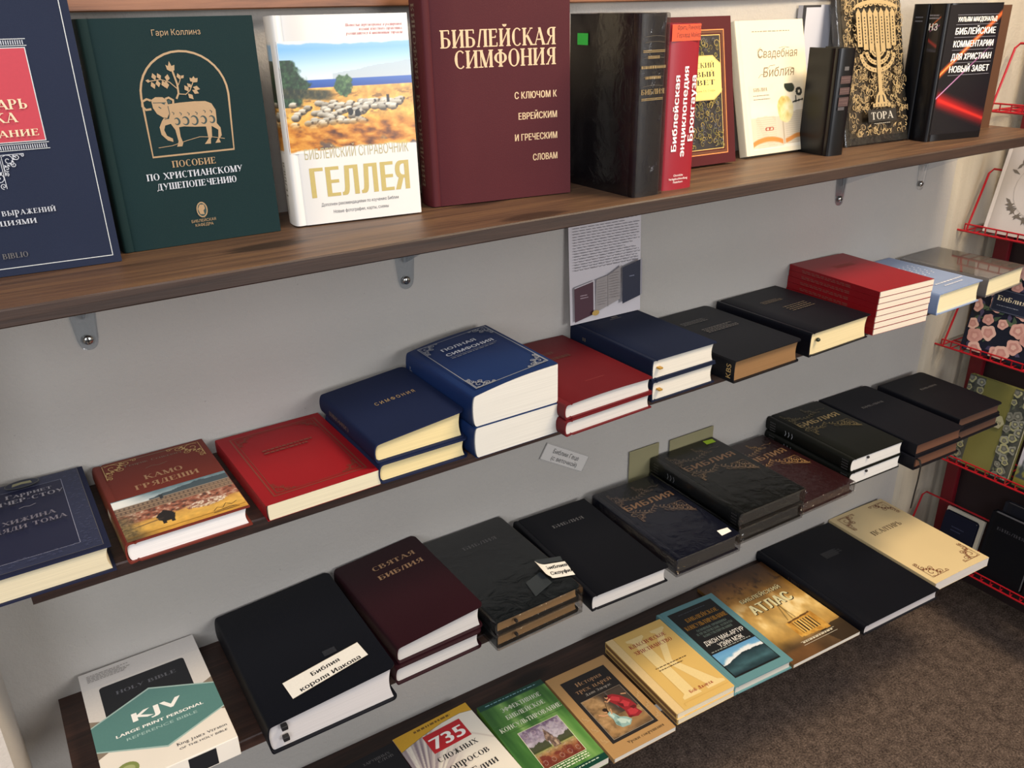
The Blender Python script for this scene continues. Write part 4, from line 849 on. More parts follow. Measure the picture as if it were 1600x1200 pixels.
# two dark red bibles
x, y, t = .626, -.211, .0240
o = lying('hardcover_book', 'upper of the two dark red hardcovers with faded gold title, beside the thick blue pile', x, y, .158, .225, t, S2 + t + .0003, 1.5, 'hard', cloth('#5c1218', .5), pages('#cfcbc6'), sr=.005, group='pair of dark red hardcovers', bow=.002)
f = fl(o); D = ink('#5f3328', .3); f.text('НОВЫЙ', .52, .70, .011, D, 'serif', .34) if 0 else f.block(.30, .66, .69, .75, 1, D, .009, 3); f.block(.42, .80, .585, .645, 1, D, .009, 8); f.rect(.42, .20, .64, .2025, ink('#9b4a45')); f.build('cover_lettering', o, eps=.0021)
lying('hardcover_book', 'lower of the two dark red hardcovers beside the thick blue pile', x - .0015, y - .003, .158, .225, t, S2, 1.8, 'hard', cloth('#5c1218', .5), pages('#cfcbc6'), sr=.005, group='pair of dark red hardcovers')

# two navy bibles with gold clips
x, y, t = .795, -.194, .0335
o = lying('hardcover_book', 'upper of the two navy hardcovers lying beneath the standing leaflet', x, y, .131, .204, t, S2 + t + .0003, .5, 'hard', cloth('#0e1830'), P_W, sr=.002, group='pair of navy hardcovers under the leaflet')
f = fl(o); f.block(.52, .64, .88, .91, 2, DIM, .0022, 3); f.block(.46, .66, .855, .87, 1, DIM, .0014, 5); f.build('cover_lettering', o)
f = fl(o, 'spine'); f.block(.4, .6, .78, .83, 2, DIM, .003, 3); f.build('spine_ornament', o, 'spine')
bm = bmesh.new(); box(bm, .010, -.004, t * .52, .017, .004, t * .52 + .0028, .0006); bm_obj('ribbon_end', bm, ink('#b98f3c', .5, .35), o)
stacked(o, 2, x, y, S2, .5, t, [(-.001, -.003, .3)], ['lower of the two navy hardcovers beneath the standing leaflet'])

# black study bible with gilt-brown edges
o = lying('leather_bound_book', 'black leather bible with brown gilt page edges and three gold letters on its spine', .945, -.217, .160, .222, .0378, S2, 1.2, 'flex', leather('#090c14', .45), P_G, sr=.002)
f = fl(o); f.block(.30, .66, .72, .79, 3, DIMS, .0022, 11); f.block(.36, .82, .50, .60, 4, DIMS, .0020, 12); f.build('cover_lettering', o)
f = fl(o, 'spine'); f.text('КБS', .5, .03, .008, PALE, 'serif', .8) if 0 else None
f.text('KBS', .5, .028, .010, GOLD, 'sans', .62); f.build('spine_lettering', o, 'spine')

# black bible with cream pages
o = lying('hardcover_book', 'black hardcover with cream pages and a dark ribbon end, touching the red booklet stack', 1.126, -.213, .160, .218, .0432, S2, 1.5, 'hard', leather('#080a13', .45), pages('#e0cfa2'), sr=.002)
f = fl(o); f.block(.34, .66, .68, .75, 3, DIM, .0020, 21); f.block(.42, .80, .42, .56, 4, DIM, .0020, 22); f.build('cover_lettering', o)
bm = bmesh.new(); bmesh.ops.create_uvsphere(bm, u_segments=12, v_segments=8, radius=.0042)
for v in bm.verts: v.co = Vector((.0175 + v.co.x, -.001 + v.co.y * .9, .0285 + v.co.z * .8))
bm_obj('ribbon_end', bm, ink('#1b2413'), o, 60)

# stack of seven red booklets
x, y, t = 1.303, -.208, .0112
RB = gloss('#860f18', .4)
o = lying('booklet', 'topmost booklet of the red stack, its whole red cover showing', x, y, .146, .222, t, S2 + 6 * (t + .0003), -3.5, 'soft', RB, pages('#e0d5c3'), sr=.0, group='stack of seven red booklets')
f = fl(o); D = ink('#7d3a2a', .2); f.block(.36, .74, .66, .74, 3, D, .0024, 31); f.build('cover_lettering', o)
f = fl(o, 'spine_up'); f.block(.30, .86, .25, .80, 2, ink('#7f4038'), .0018, 33); f.build('spine_lettering', o, 'spine_up')
nth = ['lowest', 'second from bottom', 'third from bottom', 'middle', 'third from top', 'second from top']
stacked(o, 7, x, y, S2, -3.5, t, [(-.0035, -.0008, .1), (-.003, -.0004, -.05), (-.0028, 0, .05), (-.002, -.0003, 0), (-.001, .0004, .05), (-.0005, 0, -.05)], [s_ + ' booklet of the red stack on the second row' for s_ in nth])

# light blue hardcover and the grey one in film
o = lying('hardcover_book', 'light blue hardcover with white dots between red booklets and grey book', 1.486, -.212, .146, .221, .0425, S2, 1.5, 'hard', gloss('#8194b8', .4), P_C, sr=.003)
f = fl(o); W_ = ink('#d9dde6')
for i in range(6):
    for j in range(9): f.ell(.30 + i * .10 + (j % 2) * .03, .42 + j * .035, .016, .007, W_, 8)
f.text('СЛОВАРЬ', .5, .2, .006, W_, 'sans', .5) if 0 else f.block(.30, .95, .14, .20, 1, W_, .004, 4); f.block(.35, .80, .085, .12, 1, W_, .003, 5)
f.build('cover_lettering', o)
o = lying('hardcover_book', 'grey hardcover in glossy film at the right end of the second row', 1.660, -.205, .148, .215, .0395, S2, 3, 'hard', gloss('#6e6a68', .3), P_C, sr=.002)
o_grey = o
bm = bmesh.new(); box(bm, -.001, 0, .0394, .149, o['_l'], .0399, .0002); bm_obj('glossy_film', bm, clear('glossy_film', .22, rough=.06), o)

# ------------------------------------------------------------------ third row
# boxed reference bible
o = thing('boxed_book', 'white and teal boxed reference bible at the left end of the third row', 'book', None, flat_m(-.025, -.206, S3 + .0002, 0)); w, l, t = .152, fit(-.025, -.206, .226, 0, .152), .0295
o['_w'], o['_l'], o['_t'], o['_sr'] = w, l, t, 0.
bm = bmesh.new(); box(bm, 0, 0, 0, w, l, t, .0008); bm_obj('slipcase', bm, gloss('#e6ded0', .4), o)
f = fl(o); TE = ink('#55807b', 0, .4); BK = ink('#16181d', 0, .5)
rr = [(.13, .30), (.85, .30), (.85, .79)] + [(.82 + .03 * math.cos(R(a)), .80 + .02 * math.sin(R(a))) for a in range(0, 91, 30)] + [(.16 + .03 * math.cos(R(a)), .80 + .02 * math.sin(R(a))) for a in range(90, 181, 30)]
f.rect(0, .84, 1, 1, ink('#cdc8c2')); f.rect(0, .5, 1, .84, ink('#d3cdc5')); f.poly(rr, BK)
f.text('HOLY BIBLE', .50, .71, .0066, ink('#5c5d63'), 'serif', .50)
f.poly([(0, .50), (0, .565), (.12, .525)], ink('#857868')); f.poly([(1, .49), (1, .555), (.88, .515)], ink('#857868')); f.poly([(0, .25), (0, .32), (.12, .29)], ink('#857868')); f.poly([(1, .25), (1, .33), (.88, .30)], ink('#857868'))
f.poly([(0, .305), (.50, .14), (1, .27), (1, .50), (.50, .665), (0, .515)], ink('#9fb9b2')); f.poly([(0, .315), (.50, .152), (1, .28), (1, .49), (.50, .652), (0, .505)], TE)
f.text('KJV', .51, .43, .0165, WHT, 'sans bold', .40); f.text('LARGE PRINT PERSONAL', .51, .355, .0052, WHT, 'sans bold', .70); f.text('REFERENCE BIBLE', .51, .305, .0048, ink('#a5c1ba'), 'sans', .56)
f.ell(.18, .10, .085, .052, ink('#7f8a4c')); f.ell(.18, .10, .055, .03, ink('#a3a973'))
f.text('King James Version', .76, .115, .0048, ink('#3c3a3c'), 'serif', .40); f.text('OF THE HOLY BIBLE', .76, .080, .0034, ink('#3c3a3c'), 'sans', .38); f.block(.06, .42, .89, .965, 5, ink('#8b8681'), .0013, 4); f.build('cover_lettering', o)
f = fl(o, 'front'); f.rect(.60, .06, .82, .92, BK); f.text('BLACK', .33, .62, .0032, ink('#3a3836'), 'sans', .14, 'l'); f.text('LEATHER', .33, .44, .0032, ink('#3a3836'), 'sans', .19, 'l'); f.build('foot_label', o, 'front')

# big black bible with the white label
x, y, t = .162, -.230, .045
o = lying('leather_bound_book', 'thick black bible with a white paper label stuck across its cover', x, y, .172, .247, t, S3, -.3, 'flex', leather('#070a13', .5), pages('#d0cbc9'), sr=.005, taper=.0115)
f = Flat(); c, s_ = math.cos(R(3)), math.sin(R(3))
f.poly([(.0365, .061), (.147, .072), (.1495, .041), (.039, .027)], ink('#e6e3da')); f.strip([(.0365, .061), (.147, .072), (.1495, .041), (.039, .027)], .0007, ink('#b9b2a2'), True)
f.text('Библия', .094, .0515, .0078, BLK, 'sans bold', .041, rot=6); f.text('короля Иакова', .096, .0365, .0078, BLK, 'sans bold', .088, rot=6); f.build('paper_label', o, mat4=((0, 0, t + .0006), (1, 0, o['_k']), (0, 1, 0), (0, 0, 1)))
f = Flat(); f.rect(.10, .0735, .118, .085, ink('#23252b', 0, .25)); f.build('tape', o, mat4=((0, 0, t + .0003), (1, 0, o['_k']), (0, 1, 0), (0, 0, 1)))
bm = bmesh.new()
for zz in (.015, .033): box(bm, .013, -.0035, zz, .021, .004, zz + .0065, .0008)
bm_obj('ribbon_end', bm, BLK, o)

# two maroon bibles
x, y, t = .352, -.203, .0285
o = lying('hardcover_book', 'upper of the two maroon bibles with two-line gold title', x, y, .1365, .226, t, S3 + t + .0003, 1, 'flex', leather('#260b13', .45), pages('#ccc8c4'), sr=.005, group='pair of maroon bibles', taper=.010)
f = fl(o); f.text('СВЯТАЯ', .585, .79, .0105, COP, 'serif', .53); f.text('БИБЛИЯ', .585, .675, .0105, COP, 'serif', .555); f.build('cover_lettering', o)
lying('hardcover_book', 'lower of the two maroon bibles, sticking out to the left', x - .007, y - .006, .1365, .222, t, S3, .5, 'flex', leather('#260b13', .45), pages('#ccc8c4'), sr=.005, group='pair of maroon bibles')

# two dark grey bibles with gilt edges and the curling label
x, y, t = .497, -.222, .0225
o = lying('leather_bound_book', 'upper of the two dark grey bibles with brown gilt edges and a curling white label', x, y, .151, .245, t, S3 + t + .0003, .2, 'flex', leather('#0f1519', .4), pages('#8d6d48'), sr=.002, group='pair of gilt-edged dark grey bibles', wrap=WRAP)
f = fl(o); f.text('БИБЛИЯ', .535, .765, .0085, DIMS, 'serif', .42); f.build('cover_lettering', o)
bm = bmesh.new(); box(bm, .03, -.003, t * .45, .034, .003, t * .45 + .004, .0006); bm_obj('ribbon_end', bm, BLK, o)
stacked(o, 2, x, y, S3, .2, t, [(-.001, -.002, .4)], ['lower of the two dark grey bibles with brown gilt edges'])
# its label: lifted at the left end
n = 12; V = []; F = []
for i in range(n + 1):
    s_ = i / n; px, py, pz = .118 + .047 * s_, .078 - .016 * s_, t + .0026 + (.010 * (1 - s_ * 2.6) ** 2 if s_ < .385 else 0)
    
    V += [(px, py, pz), (px - .007 + (.003 if s_ < .2 else 0), py - .037, pz)]
for i in range(n): F.append((2 * i, 2 * i + 1, 2 * i + 3, 2 * i + 2))
lb = mesh('paper_label', V, F, ink('#e6e3da'), o)
f = Flat(); f.text('Библия', .146, .0515, .0072, BLK, 'sans', .034, rot=-18); f.text('Скоуфилд', .1455, .0375, .0072, BLK, 'sans', .038, rot=-18); f.build('label_lettering', lb, mat4=((0, 0, t + .0016), (1, 0, 0), (0, 1, 0), (0, 0, 1))) if False else None
lo = Flat(); lo.text('Библия', .1440, .0545, .0085, BLK, 'sans bold', .036, rot=-17); lo.text('Скоуфил', .1440, .0385, .0085, BLK, 'sans bold', .037, rot=-17)
me = bpy.data.meshes.new('label_lettering'); me.from_pydata([(a, b, t + .0031) for a, b, c in lo.v], [], lo.f); link('label_lettering', me, [BLK], lb)
f = Flat(); TP = ink('#2f3437', 0, .15); f.poly([(.128, .092), (.168, .078), (.164, .066), (.124, .080)], TP); f.poly([(.084, .052), (.118, .062), (.118, .030), (.078, .016)], TP); f.build('tape', o, mat4=((0, 0, t + .0016), (1, 0, 0), (0, 1, 0), (0, 0, 1)))

# plain black bible
o = lying('hardcover_book', 'plain black hardcover bible with white pages and small grey title', .660, -.235, .147, .240, .0288, S3, -3, 'hard', cloth('#05070f', .5), pages('#cecac6'), sr=.003)
f = fl(o); f.text('БИБЛИЯ', .54, .775, .0085, DIMS, 'serif', .43); f.build('cover_lettering', o)

# the bibles with the olive branch ornament, in film
BR = foil('#9c7856')
def branch(f, m, m2):
    f.text('БИБЛИЯ', .52, .665, .0155, m, 'sans bold', .80)
    rg = random.Random(5)
    def twig(P, w=.0009):
        f.strip(P, w, m2)
        for (a, b), (c_, d_) in zip(P, P[1:]):
            for q in (-1, 1): f.poly([(a, b), (a + .020 - q * .002, b + q * .020), (a + .050, b + q * .026), (a + .032, b + q * .008)], m2)
    twig([(.10 + .05 * k, .60 + .025 * math.sin(k * .9)) for k in range(10)]); twig([(.55 + .045 * k, .585 - .022 * k + .01 * math.sin(k * 2)) for k in range(9)]); twig([(.12 + .06 * k, .80 + .020 * math.sin(k * .8 + 1)) for k in range(9)])
    for cx_, cy_, a_, b_, r_o in ((.10, .80, 1, 1, .030), (.52, .80, 1, 1, .030), (.90, .575, -1, -1, .034), (.14, .575, 1, -1, .022), (.10, .80, 1, -1, .020)): f.scroll(cx_, cy_, r_o, m2, a_, b_, .0008)
    f.strip([(.15, .77), (.10, .72), (.12, .64), (.2, .61)], .0012, m2); f.strip([(.70, .845), (.78, .85), (.84, .83), (.88, .845)], .0009, m2)
    for k in range(26): x = rg.uniform(.55, .9); f.strip([(x, .55 - (x - .5) * .35), (x + .03, .54 - (x - .5) * .35 + rg.uniform(-.03, .02))], .0006, m2)
x, y, t = .830, -.240, .0325
o = lying('hardcover_book', 'single navy bible in film with branch ornament and a white price sticker', x, y, .135, .232, t, S3, -2, 'hard', leather('#0d1122', .4), pages('#3a3836'), sr=.004, wrap=WRAP)
f = fl(o); branch(f, BR, ink('#67564a')); f.build('cover_lettering', o)
f = Flat(); f.poly([(.106, .025), (.128, .023), (.126, .011), (.103, .0095)], ink('#f0ece4')); f.build('price_sticker', o, mat4=((0, 0, t + .0013), (1, 0, 0), (0, 1, 0), (0, 0, 1)))
f = fl(o, 'spine')
for j in range(5):
    for i in range(4): f.ell(.2 + i * .2, .03 + j * .014, .04, .004, DIMS, 8)
f.build('spine_ornament', o, 'spine')
x, y, t = .981, -.231, .0293
o = lying('hardcover_book', 'upper of the two black-green bibles in film with a lime price dot at the back', x, y, .153, .234, t, S3 + t + .0003, -1.5, 'hard', leather('#0d1011', .4), pages('#33322f'), sr=.006, group='pair of film-wrapped branch bibles', wrap=WRAP)
f = fl(o); branch(f, BR, ink('#6d5c4a')); f.build('cover_lettering', o)
f = Flat(); f.poly([(.122, .228), (.145, .226), (.143, .213), (.120, .214)], ink('#a9cc2c', 0, .6)); f.build('price_sticker', o, mat4=((0, 0, t + .0013), (1, 0, 0), (0, 1, 0), (0, 0, 1)))
f = fl(o, 'spine')
for v_ in (.03, .90):
    for j in range(4):
        for i in range(4): f.ell(.2 + i * .2, v_ + j * .014, .05, .004, DIMS, 8)
for v_ in (.70, .735, .77): f.strip([(.3, v_ + .01), (.5, v_), (.7, v_ + .01)], .0012, SILV)
f.build('spine_ornament', o, 'spine')
stacked(o, 2, x, y, S3, -1.5, t, [(-.0005, -.001, .3)], ['lower of the two black-green bibles in film'])
x, y, t = 1.138, -.231, .0232
o = lying('hardcover_book', 'maroon bible in crinkled film with gold branch, between two dark pairs', x, y, .143, .226, t, S3, -.8, 'hard', leather('#2b0f13', .4), pages('#4b3a33'), sr=.003, wrap=clear('crinkled_film', .05, rough=.2, bump=1.2, scale=70))
f = fl(o); branch(f, ink('#97744f'), ink('#94734a')); f.build('cover_lettering', o)
x, y, t = 1.294, -.216, .0285
o = lying('hardcover_book', 'upper of the two olive-black bibles with white pages and gold branch', x, y, .143, .225, t, S3 + t + .0003, -3, 'hard', leather('#10120f', .4), pages('#dcdad6'), sr=.006, group='pair of white-paged branch bibles', ov=.0015)
f = fl(o); branch(f, ink('#8d7a52'), ink('#5f553a')); f.build('cover_lettering', o)
f = fl(o, 'spine')
for v_ in (.03, .88):
    for j in range(5):
        for i in range(4): f.ell(.2 + i * .2, v_ + j * .014, .05, .004, DIMS, 8)
for v_ in (.66, .70, .74): f.strip([(.3, v_ + .01), (.5, v_), (.7, v_ + .01)], .0012, SILV)
f.build('spine_ornament', o, 'spine')
bm = bmesh.new(); box(bm, .040, -.002, t * .68, .045, .003, t * .68 + .004, .0006); bm_obj('ribbon_end', bm, BLK, o)
stacked(o, 2, x, y, S3, -3, t, [(-.001, -.002, .4)], ['lower of the two olive-black bibles with white pages'])
x, y, t = 1.450, -.246, .0268
o = lying('leather_bound_book', 'upper of the two long black leather bibles with red-brown edges', x, y, .148, .245, t, S3 + t + .0003, -3, 'flex', leather('#070913', .55), pages('#6b4836'), sr=.002, group='pair of long black leather bibles')
f = fl(o); f.text('БИБЛИЯ', .52, .675, .0068, DIMS, 'serif', .44); f.build('cover_lettering', o)
stacked(o, 2, x, y, S3, -3, t, [(-.004, -.003, .4)], ['lower of the two long black leather bibles, a ribbon hanging from it'])
low = [q for q in C.objects if q.parent is None and q.get('label', '').startswith('lower of the two long black')][0]
bm = bmesh.new(); P = [(.010, .004, .0215), (.010, -.004, .0205), (.011, -.0075, .010), (.0095, -.0085, -.02), (.008, -.0075, -.055), (.004, -.0085, -.085)]; L = None
for px, py, pz in P:
    c_ = (bm.verts.new((px - .0032, py, pz)), bm.verts.new((px + .0032, py + .0004, pz)))
    if L: bm.faces.new((L[0], L[1], c_[1], c_[0]))
    L = c_
bm_obj('ribbon', bm, ink('#141210', 0, .5), low)
x, y, t = 1.634, -.222, .0240
o = lying('leather_bound_book', 'upper of the two short black leather bibles at the right end of the third row', x, y, .150, .202, t, S3 + t + .0003, -2.5, 'flex', leather('#080a13', .55), pages('#5d4234'), sr=.002, group='pair of short black leather bibles')
f = fl(o); f.text('БИБЛИЯ', .58, .665, .0062, DIMS, 'serif', .36); f.build('cover_lettering', o)
stacked(o, 2, x, y, S3, -2.5, t, [(-.008, -.008, 1)], ['lower of the two short black leather bibles at the right end'])

# ------------------------------------------------------------------ lowest row: paperbacks
o = lying('paperback_book', 'nearly black paperback at the left end of the lowest row', .262, -.232, .138, .197, .018, S4, 1.5, 'soft', gloss('#15161b', .4), P_W)
f = fl(o); f.text('ЗАРУШНЫХ', .54, .905, .0055, DIMS, 'serif', .36, 'l'); f.text('СЛОВ', .72, .865, .0055, DIMS, 'serif', .20, 'l'); f.build('cover_lettering', o)

o = lying('paperback_book', 'white paperback with yellow band and red box reading 735', .404, -.232, .147, .206, .017, S4, 2, 'soft', gloss('#e9e3d6', .35), P_W)
def rays(U, V):
    a = np.arctan2(V - .30, U - .0); c = grad(fbm(a * 16, U * 1.5, 3), (.2, '#7d6f78'), (.45, '#b7a9a6'), (.65, '#e4dccd'), (1, '#efe8d8')); c = lay(c, col('#e9e2d3'), ss(.25, .75, U + .15 * (V - .4)))
    c = lay(c, col('#c0b0a4'), ss(.02, 0, np.abs(V - .55 - .25 * np.sin(U * 3.2))) * ss(.4, .9, U) * .6)
    return c
picture(o, 0, 0, 1, 1, 90, 110, rays, rough=.35)
f = fl(o); YB = ink('#d3a22c', 0, .4); f.poly([(0, .835), (0, 1), (1, 1), (1, .895), (.85, .925), (.6, .92), (.3, .885)], YB); f.strip([(0, .835), (.3, .885), (.6, .92), (.85, .925), (1, .895)], .0008, ink('#8d7a3c'))
f.text('справедливая «Диэв»', .5, .935, .0048, ink('#7a5a1e'), 'sans ital', .56) if 0 else f.block(.25, .82, .93, .97, 1, ink('#7a5a1e'), .0045, 3)
f.rect(.30, .665, .80, .875, ink('#b9222a')); f.text('735', .55, .70, .026, WHT, 'sans bold', .44)
f.text('сложных', .545, .565, .0145, BLK, 'serif', .52); f.text('вопросов', .555, .435, .0145, BLK, 'serif', .58); f.text('Библии', .60, .305, .0145, BLK, 'serif', .5); f.build('cover_lettering', o, eps=.00035)
f = fl(o, 'spine'); f.rect(.05, 0, .95, 1, ink('#5a2438')); f.build('spine_band', o, 'spine')

o = lying('paperback_book', 'green paperback with a church jigsaw picture', .549, -.253, .1355, .2125, .0135, S4, -2, 'soft', gloss('#5f8f3c', .35), P_W)
def greens(U, V):
    n = fbm(U * 7 + V, V * 1.6, 5); c = grad(n, (.2, '#2f5a2a'), (.5, '#558740'), (.75, '#86ad62'), (1, '#b9cf9a')); c = lay(c, col('#0f3f33'), ((V > .935) | (V < .065)) * 1.); return c
picture(o, 0, 0, 1, 1, 70, 90, greens, rough=.35)
def church(U, V):
    n = fbm(U * 9, V * 9, 2); n2 = fbm(U * 26, V * 26, 6)
    c = grad(V, (0, '#6d3324'), (.2, '#94583a'), (.34, '#a38a5c'), (.42, '#8e9a5c'), (.47, '#b9b4b8'), (.7, '#9a8fa0'), (1, '#6c5a74')); c = c * (1 + .4 * (n2 - .5))[..., None]; c = lay(c, col('#c8c3cc'), ss(.5, .7, n) * (V > .46) * .6); c = lay(c, col('#6a2a24'), ss(.5, .65, n) * (V < .3) * .8)
    tr = ((V > .40) & (V < .50 + .13 * fbm(U * 12, U * 0, 9)) & ((U < .45) | (U > .62))) * 1.; c = lay(c, col('#33391f'), tr * .85)
    ch = ((np.abs(U - .56) < .09) & (V > .36) & (V < .56)) | ((np.abs(U - .52) < .10 * ss(.92, .56, V)) & (V >= .55) & (V < .86)); c = lay(c, grad(n2, (.2, '#4a3a34'), (.6, '#8a7264'), (.9, '#b59c88')), ch * 1.); c = lay(c, col('#b49d84'), ((np.abs(U - .585) < .025) & (V > .37) & (V < .5)) * 1.)
    g = (np.abs(np.hypot(np.mod(U * 5, 1) - .5, np.mod(V * 4, 1) - .5) - .22) < .025) & ((V < .34) | (V > .68)); return lay(c, col('#c9b8b0'), g * .5)
picture(o, .235, .16, .83, .575, 80, 70, church, eps=.0003)
f = fl(o); f.frame(.228, .155, .837, .58, .0010, ink('#d6d8b8')); SG = ink('#d5dcc6')
f.text('ЭФФЕКТИВНОЕ', .545, .835, .0100, SG, 'serif', .60); f.text('БИБЛЕЙСКОЕ', .53, .745, .0100, SG, 'serif', .58); f.text('КОНСУЛЬТИРОВАНИЕ', .52, .645, .0100, SG, 'serif', .92)
f.block(.10, .90, .945, .985, 1, ink('#7fa9b0'), .0018, 7); f.rect(.02, .615, .98, .619, ink('#3f6a30')); f.rect(.02, .727, .98, .730, ink('#4b7a3a')); f.block(.24, .83, .075, .145, 3, ink('#dfe6c9'), .0022, 9); f.block(.3, .9, .012, .05, 1, ink('#bcd0b8'), .0020, 10); f.build('cover_lettering', o, eps=.00042)

o = lying('paperback_book', 'tan paperback with a picture of a figure in blue and one in red', .691, -.2635, .1345, .2125, .0095, S4, -2, 'soft', gloss('#b08a5a', .38), P_W)
def kings(U, V):
    n = fbm(U * 9, V * 12, 3); n2 = fbm(U * 28, V * 28, 7)
    c = grad(n, (.2, '#6a5238'), (.5, '#9a7a52'), (.8, '#b89468')); c = lay(c, col('#3b332f'), ss(.42, .62, U + .25 * V - .1) * (V > .42) * .9); c = lay(c, col('#7f7c86'), ss(.01, 0, np.abs(U - .58 - .02)) * (V > .55))
    c = lay(c, col('#57422e'), ss(.30, .12, V) * ss(.2, .7, U) * .6); c = lay(c, col('#b38a58'), ss(.10, .0, np.abs(V - .10 - .05 * U)) * .6); return c
f = fl(o); f.rect(.135, .125, .875, .895, ink('#1d1a1b')); f.frame(.185, .155, .835, .625, .0009, ink('#a89a86')); f.text('История', .52, .79, .0095, COP, 'serif', .42); f.text('трех царей', .52, .715, .0095, COP, 'serif', .58); f.text('Джин Эдвардс', .53, .66, .0058, ink('#a39c92'), 'serif', .42)
f.text('Уроки сокрушения', .60, .06, .0062, ink('#3a2a1a'), 'serif', .58)
for sx_, x_ in ((1, .065), (-1, .935)):
    for k in range(3): f.scroll(x_ - sx_ * .03, .16 + k * .13, .012, ink('#c8a878'), sx_, 1, .0005)
f.build('cover_lettering', o); picture(o, .192, .160, .828, .620, 90, 90, kings, eps=.0008)
f = Flat(o['_w'], o['_l']); X = lambda pts: [(.192 + .636 * p, .160 + .46 * q) for p, q in pts]
SK = ink('#c9966e'); R1, R2, R3 = ink('#8d1f27'), ink('#b5323a'), ink('#5e1218'); B1, B2, B3 = ink('#8fb0aa'), ink('#bcd3c8'), ink('#6a8c88'); HR = ink('#24160f')
f.strip(X([(.30, .52), (.52, .97)]), .0010, ink('#4d3018'))
f.poly(X([(.50, .82), (.58, .90), (.70, .88), (.82, .78), (.93, .60), (.96, .44), (.90, .36), (.95, .24), (.80, .20), (.62, .26), (.66, .44), (.62, .58), (.55, .70)]), R1)
for q in (((.55, .80), (.66, .84), (.78, .74), (.72, .66), (.62, .72)), ((.68, .62), (.80, .66), (.88, .54), (.78, .48), (.70, .52)), ((.70, .42), (.84, .42), (.90, .30), (.78, .26), (.68, .30))): f.poly(X(q), R2)
for q in (((.64, .66), (.74, .58), (.70, .50), (.65, .56)), ((.80, .46), (.92, .46), (.94, .40), (.84, .38)), ((.62, .30), (.74, .24), (.64, .24))): f.poly(X(q), R3)
f.ell(*X([(.53, .86)])[0], .022, .017, SK); f.ell(*X([(.545, .885)])[0], .024, .013, HR); f.strip(X([(.58, .80), (.48, .76), (.44, .80)]), .0030, SK); f.strip(X([(.86, .80), (.97, .76)]), .0026, SK)
f.poly(X([(.27, .52), (.36, .56), (.42, .46), (.46, .36), (.58, .30), (.64, .20), (.52, .11), (.34, .13), (.27, .24), (.30, .36)]), B1)
for q in (((.30, .50), (.36, .52), (.38, .42), (.32, .38)), ((.36, .34), (.46, .32), (.56, .24), (.46, .18), (.38, .22)), ((.50, .26), (.60, .20), (.52, .14))): f.poly(X(q), B2)
for q in (((.29, .30), (.36, .28), (.34, .16), (.29, .22)), ((.40, .42), (.45, .35), (.40, .34))): f.poly(X(q), B3)
f.ell(*X([(.285, .60)])[0], .026, .020, SK); f.ell(*X([(.30, .625)])[0], .034, .020, HR); f.ell(*X([(.325, .59)])[0], .014, .022, HR); f.strip(X([(.28, .50), (.18, .52), (.10, .58)]), .0030, SK); f.strip(X([(.36, .48), (.42, .60)]), .0024, SK)
f.build('painted_figures', o, eps=.00095)

x, y, t = .836, -.2585, .0117
o = lying('paperback_book', 'upper of the two yellow-tan paperbacks with red title and large pale letter', x, y, .1345, .2155, t, S4 + t + .0003, -3, 'soft', gloss('#d7b368', .35), pages('#e4d8bc'), group='pair of yellow-tan paperbacks')
f = fl(o); PA = ink('#e4cc90'); PB = ink('#cda558'); f.rect(0, 0, .13, 1, ink('#dcc08a')); f.strip([(.13, 0), (.13, 1)], .0008, ink('#b99450'))
f.poly([(.30, .10), (.92, .10), (.92, .13), (.86, .16), (.60, .62), (.86, .93), (.60, .93), (.42, .66), (.42, .90), (.30, .90)], PB) if 0 else None
f.poly([(.25, .09), (.55, .09), (.55, .115), (.49, .14), (.49, .86), (.55, .885), (.55, .91), (.25, .91), (.25, .885), (.31, .86), (.31, .14), (.25, .115)], PA)
f.poly([(.49, .52), (.74, .86), (.69, .885), (.69, .91), (.93, .91), (.93, .885), (.87, .86), (.60, .52), (.90, .14), (.97, .115), (.97, .09), (.66, .09), (.66, .115), (.70, .14)], PA)
f.strip([(.31, .14), (.31, .86)], .0008, PB); f.strip([(.49, .14), (.49, .86)], .0008, PB); f.strip([(.60, .52), (.90, .14)], .0008, PB); f.strip([(.20, .06), (.98, .06)], .0010, PB); f.strip([(.20, .03), (.20, .06)], .0010, PB)
CR = ink('#9a2024'); f.text('КЛАССИЧЕСКОЕ', .545, .80, .0095, CR, 'serif', .64); f.text('ХРИСТИАНСТВО', .545, .715, .0095, CR, 'serif', .66)
f.block(.28, .86, .475, .50, 1, ink('#5b4526'), .0022, 2); f.block(.30, .78, .44, .465, 1, ink('#5b4526'), .0022, 3); f.text('Боб Джордж', .60, .12, .0072, ink('#a5301f'), 'serif', .40); f.build('cover_lettering', o)
f = fl(o, 'spine_up'); f.rect(.01, .2, .99, .8, ink('#7d5a3c')); f.build('spine_band', o, 'spine_up')
stacked(o, 2, x, y, S4, -3, t, [(.0005, -.002, .3)], ['lower of the two yellow-tan paperbacks'])

o = lying('hardcover_book', 'teal-edged hardcover with black panel and mountain picture', .9705, -.267, .1445, .232, .0205, S4, -4, 'hard', gloss('#5f8c92', .35), P_W, sr=.001)
def mount(U, V):
    n = fbm(U * 7, V * 8, 4); c = grad(V, (0, '#1f2f36'), (.25, '#31505a'), (.5, '#3d626c'), (.55, '#5f9bc0'), (.8, '#6fa8cf'), (1, '#5d96c4')); m = .44 + .20 * ss(.0, .55, U) - .03 * ss(.8, 1, U) + .05 * fbm(U * 9, U * 0, 2); c = np.where((V < m)[..., None], grad(V / m, (0, '#22333a'), (.4, '#3f6068'), (1, '#22343c')) * (1 + .4 * (n - .5))[..., None], c)
    nc = fbm(U * 7, V * 6, 11); cl = ss(.19, .06, V - m + .22 * (.5 - nc)) * (V >= m) * ss(.30, .5, nc + .1); return lay(c, col('#e3e8ea'), cl)
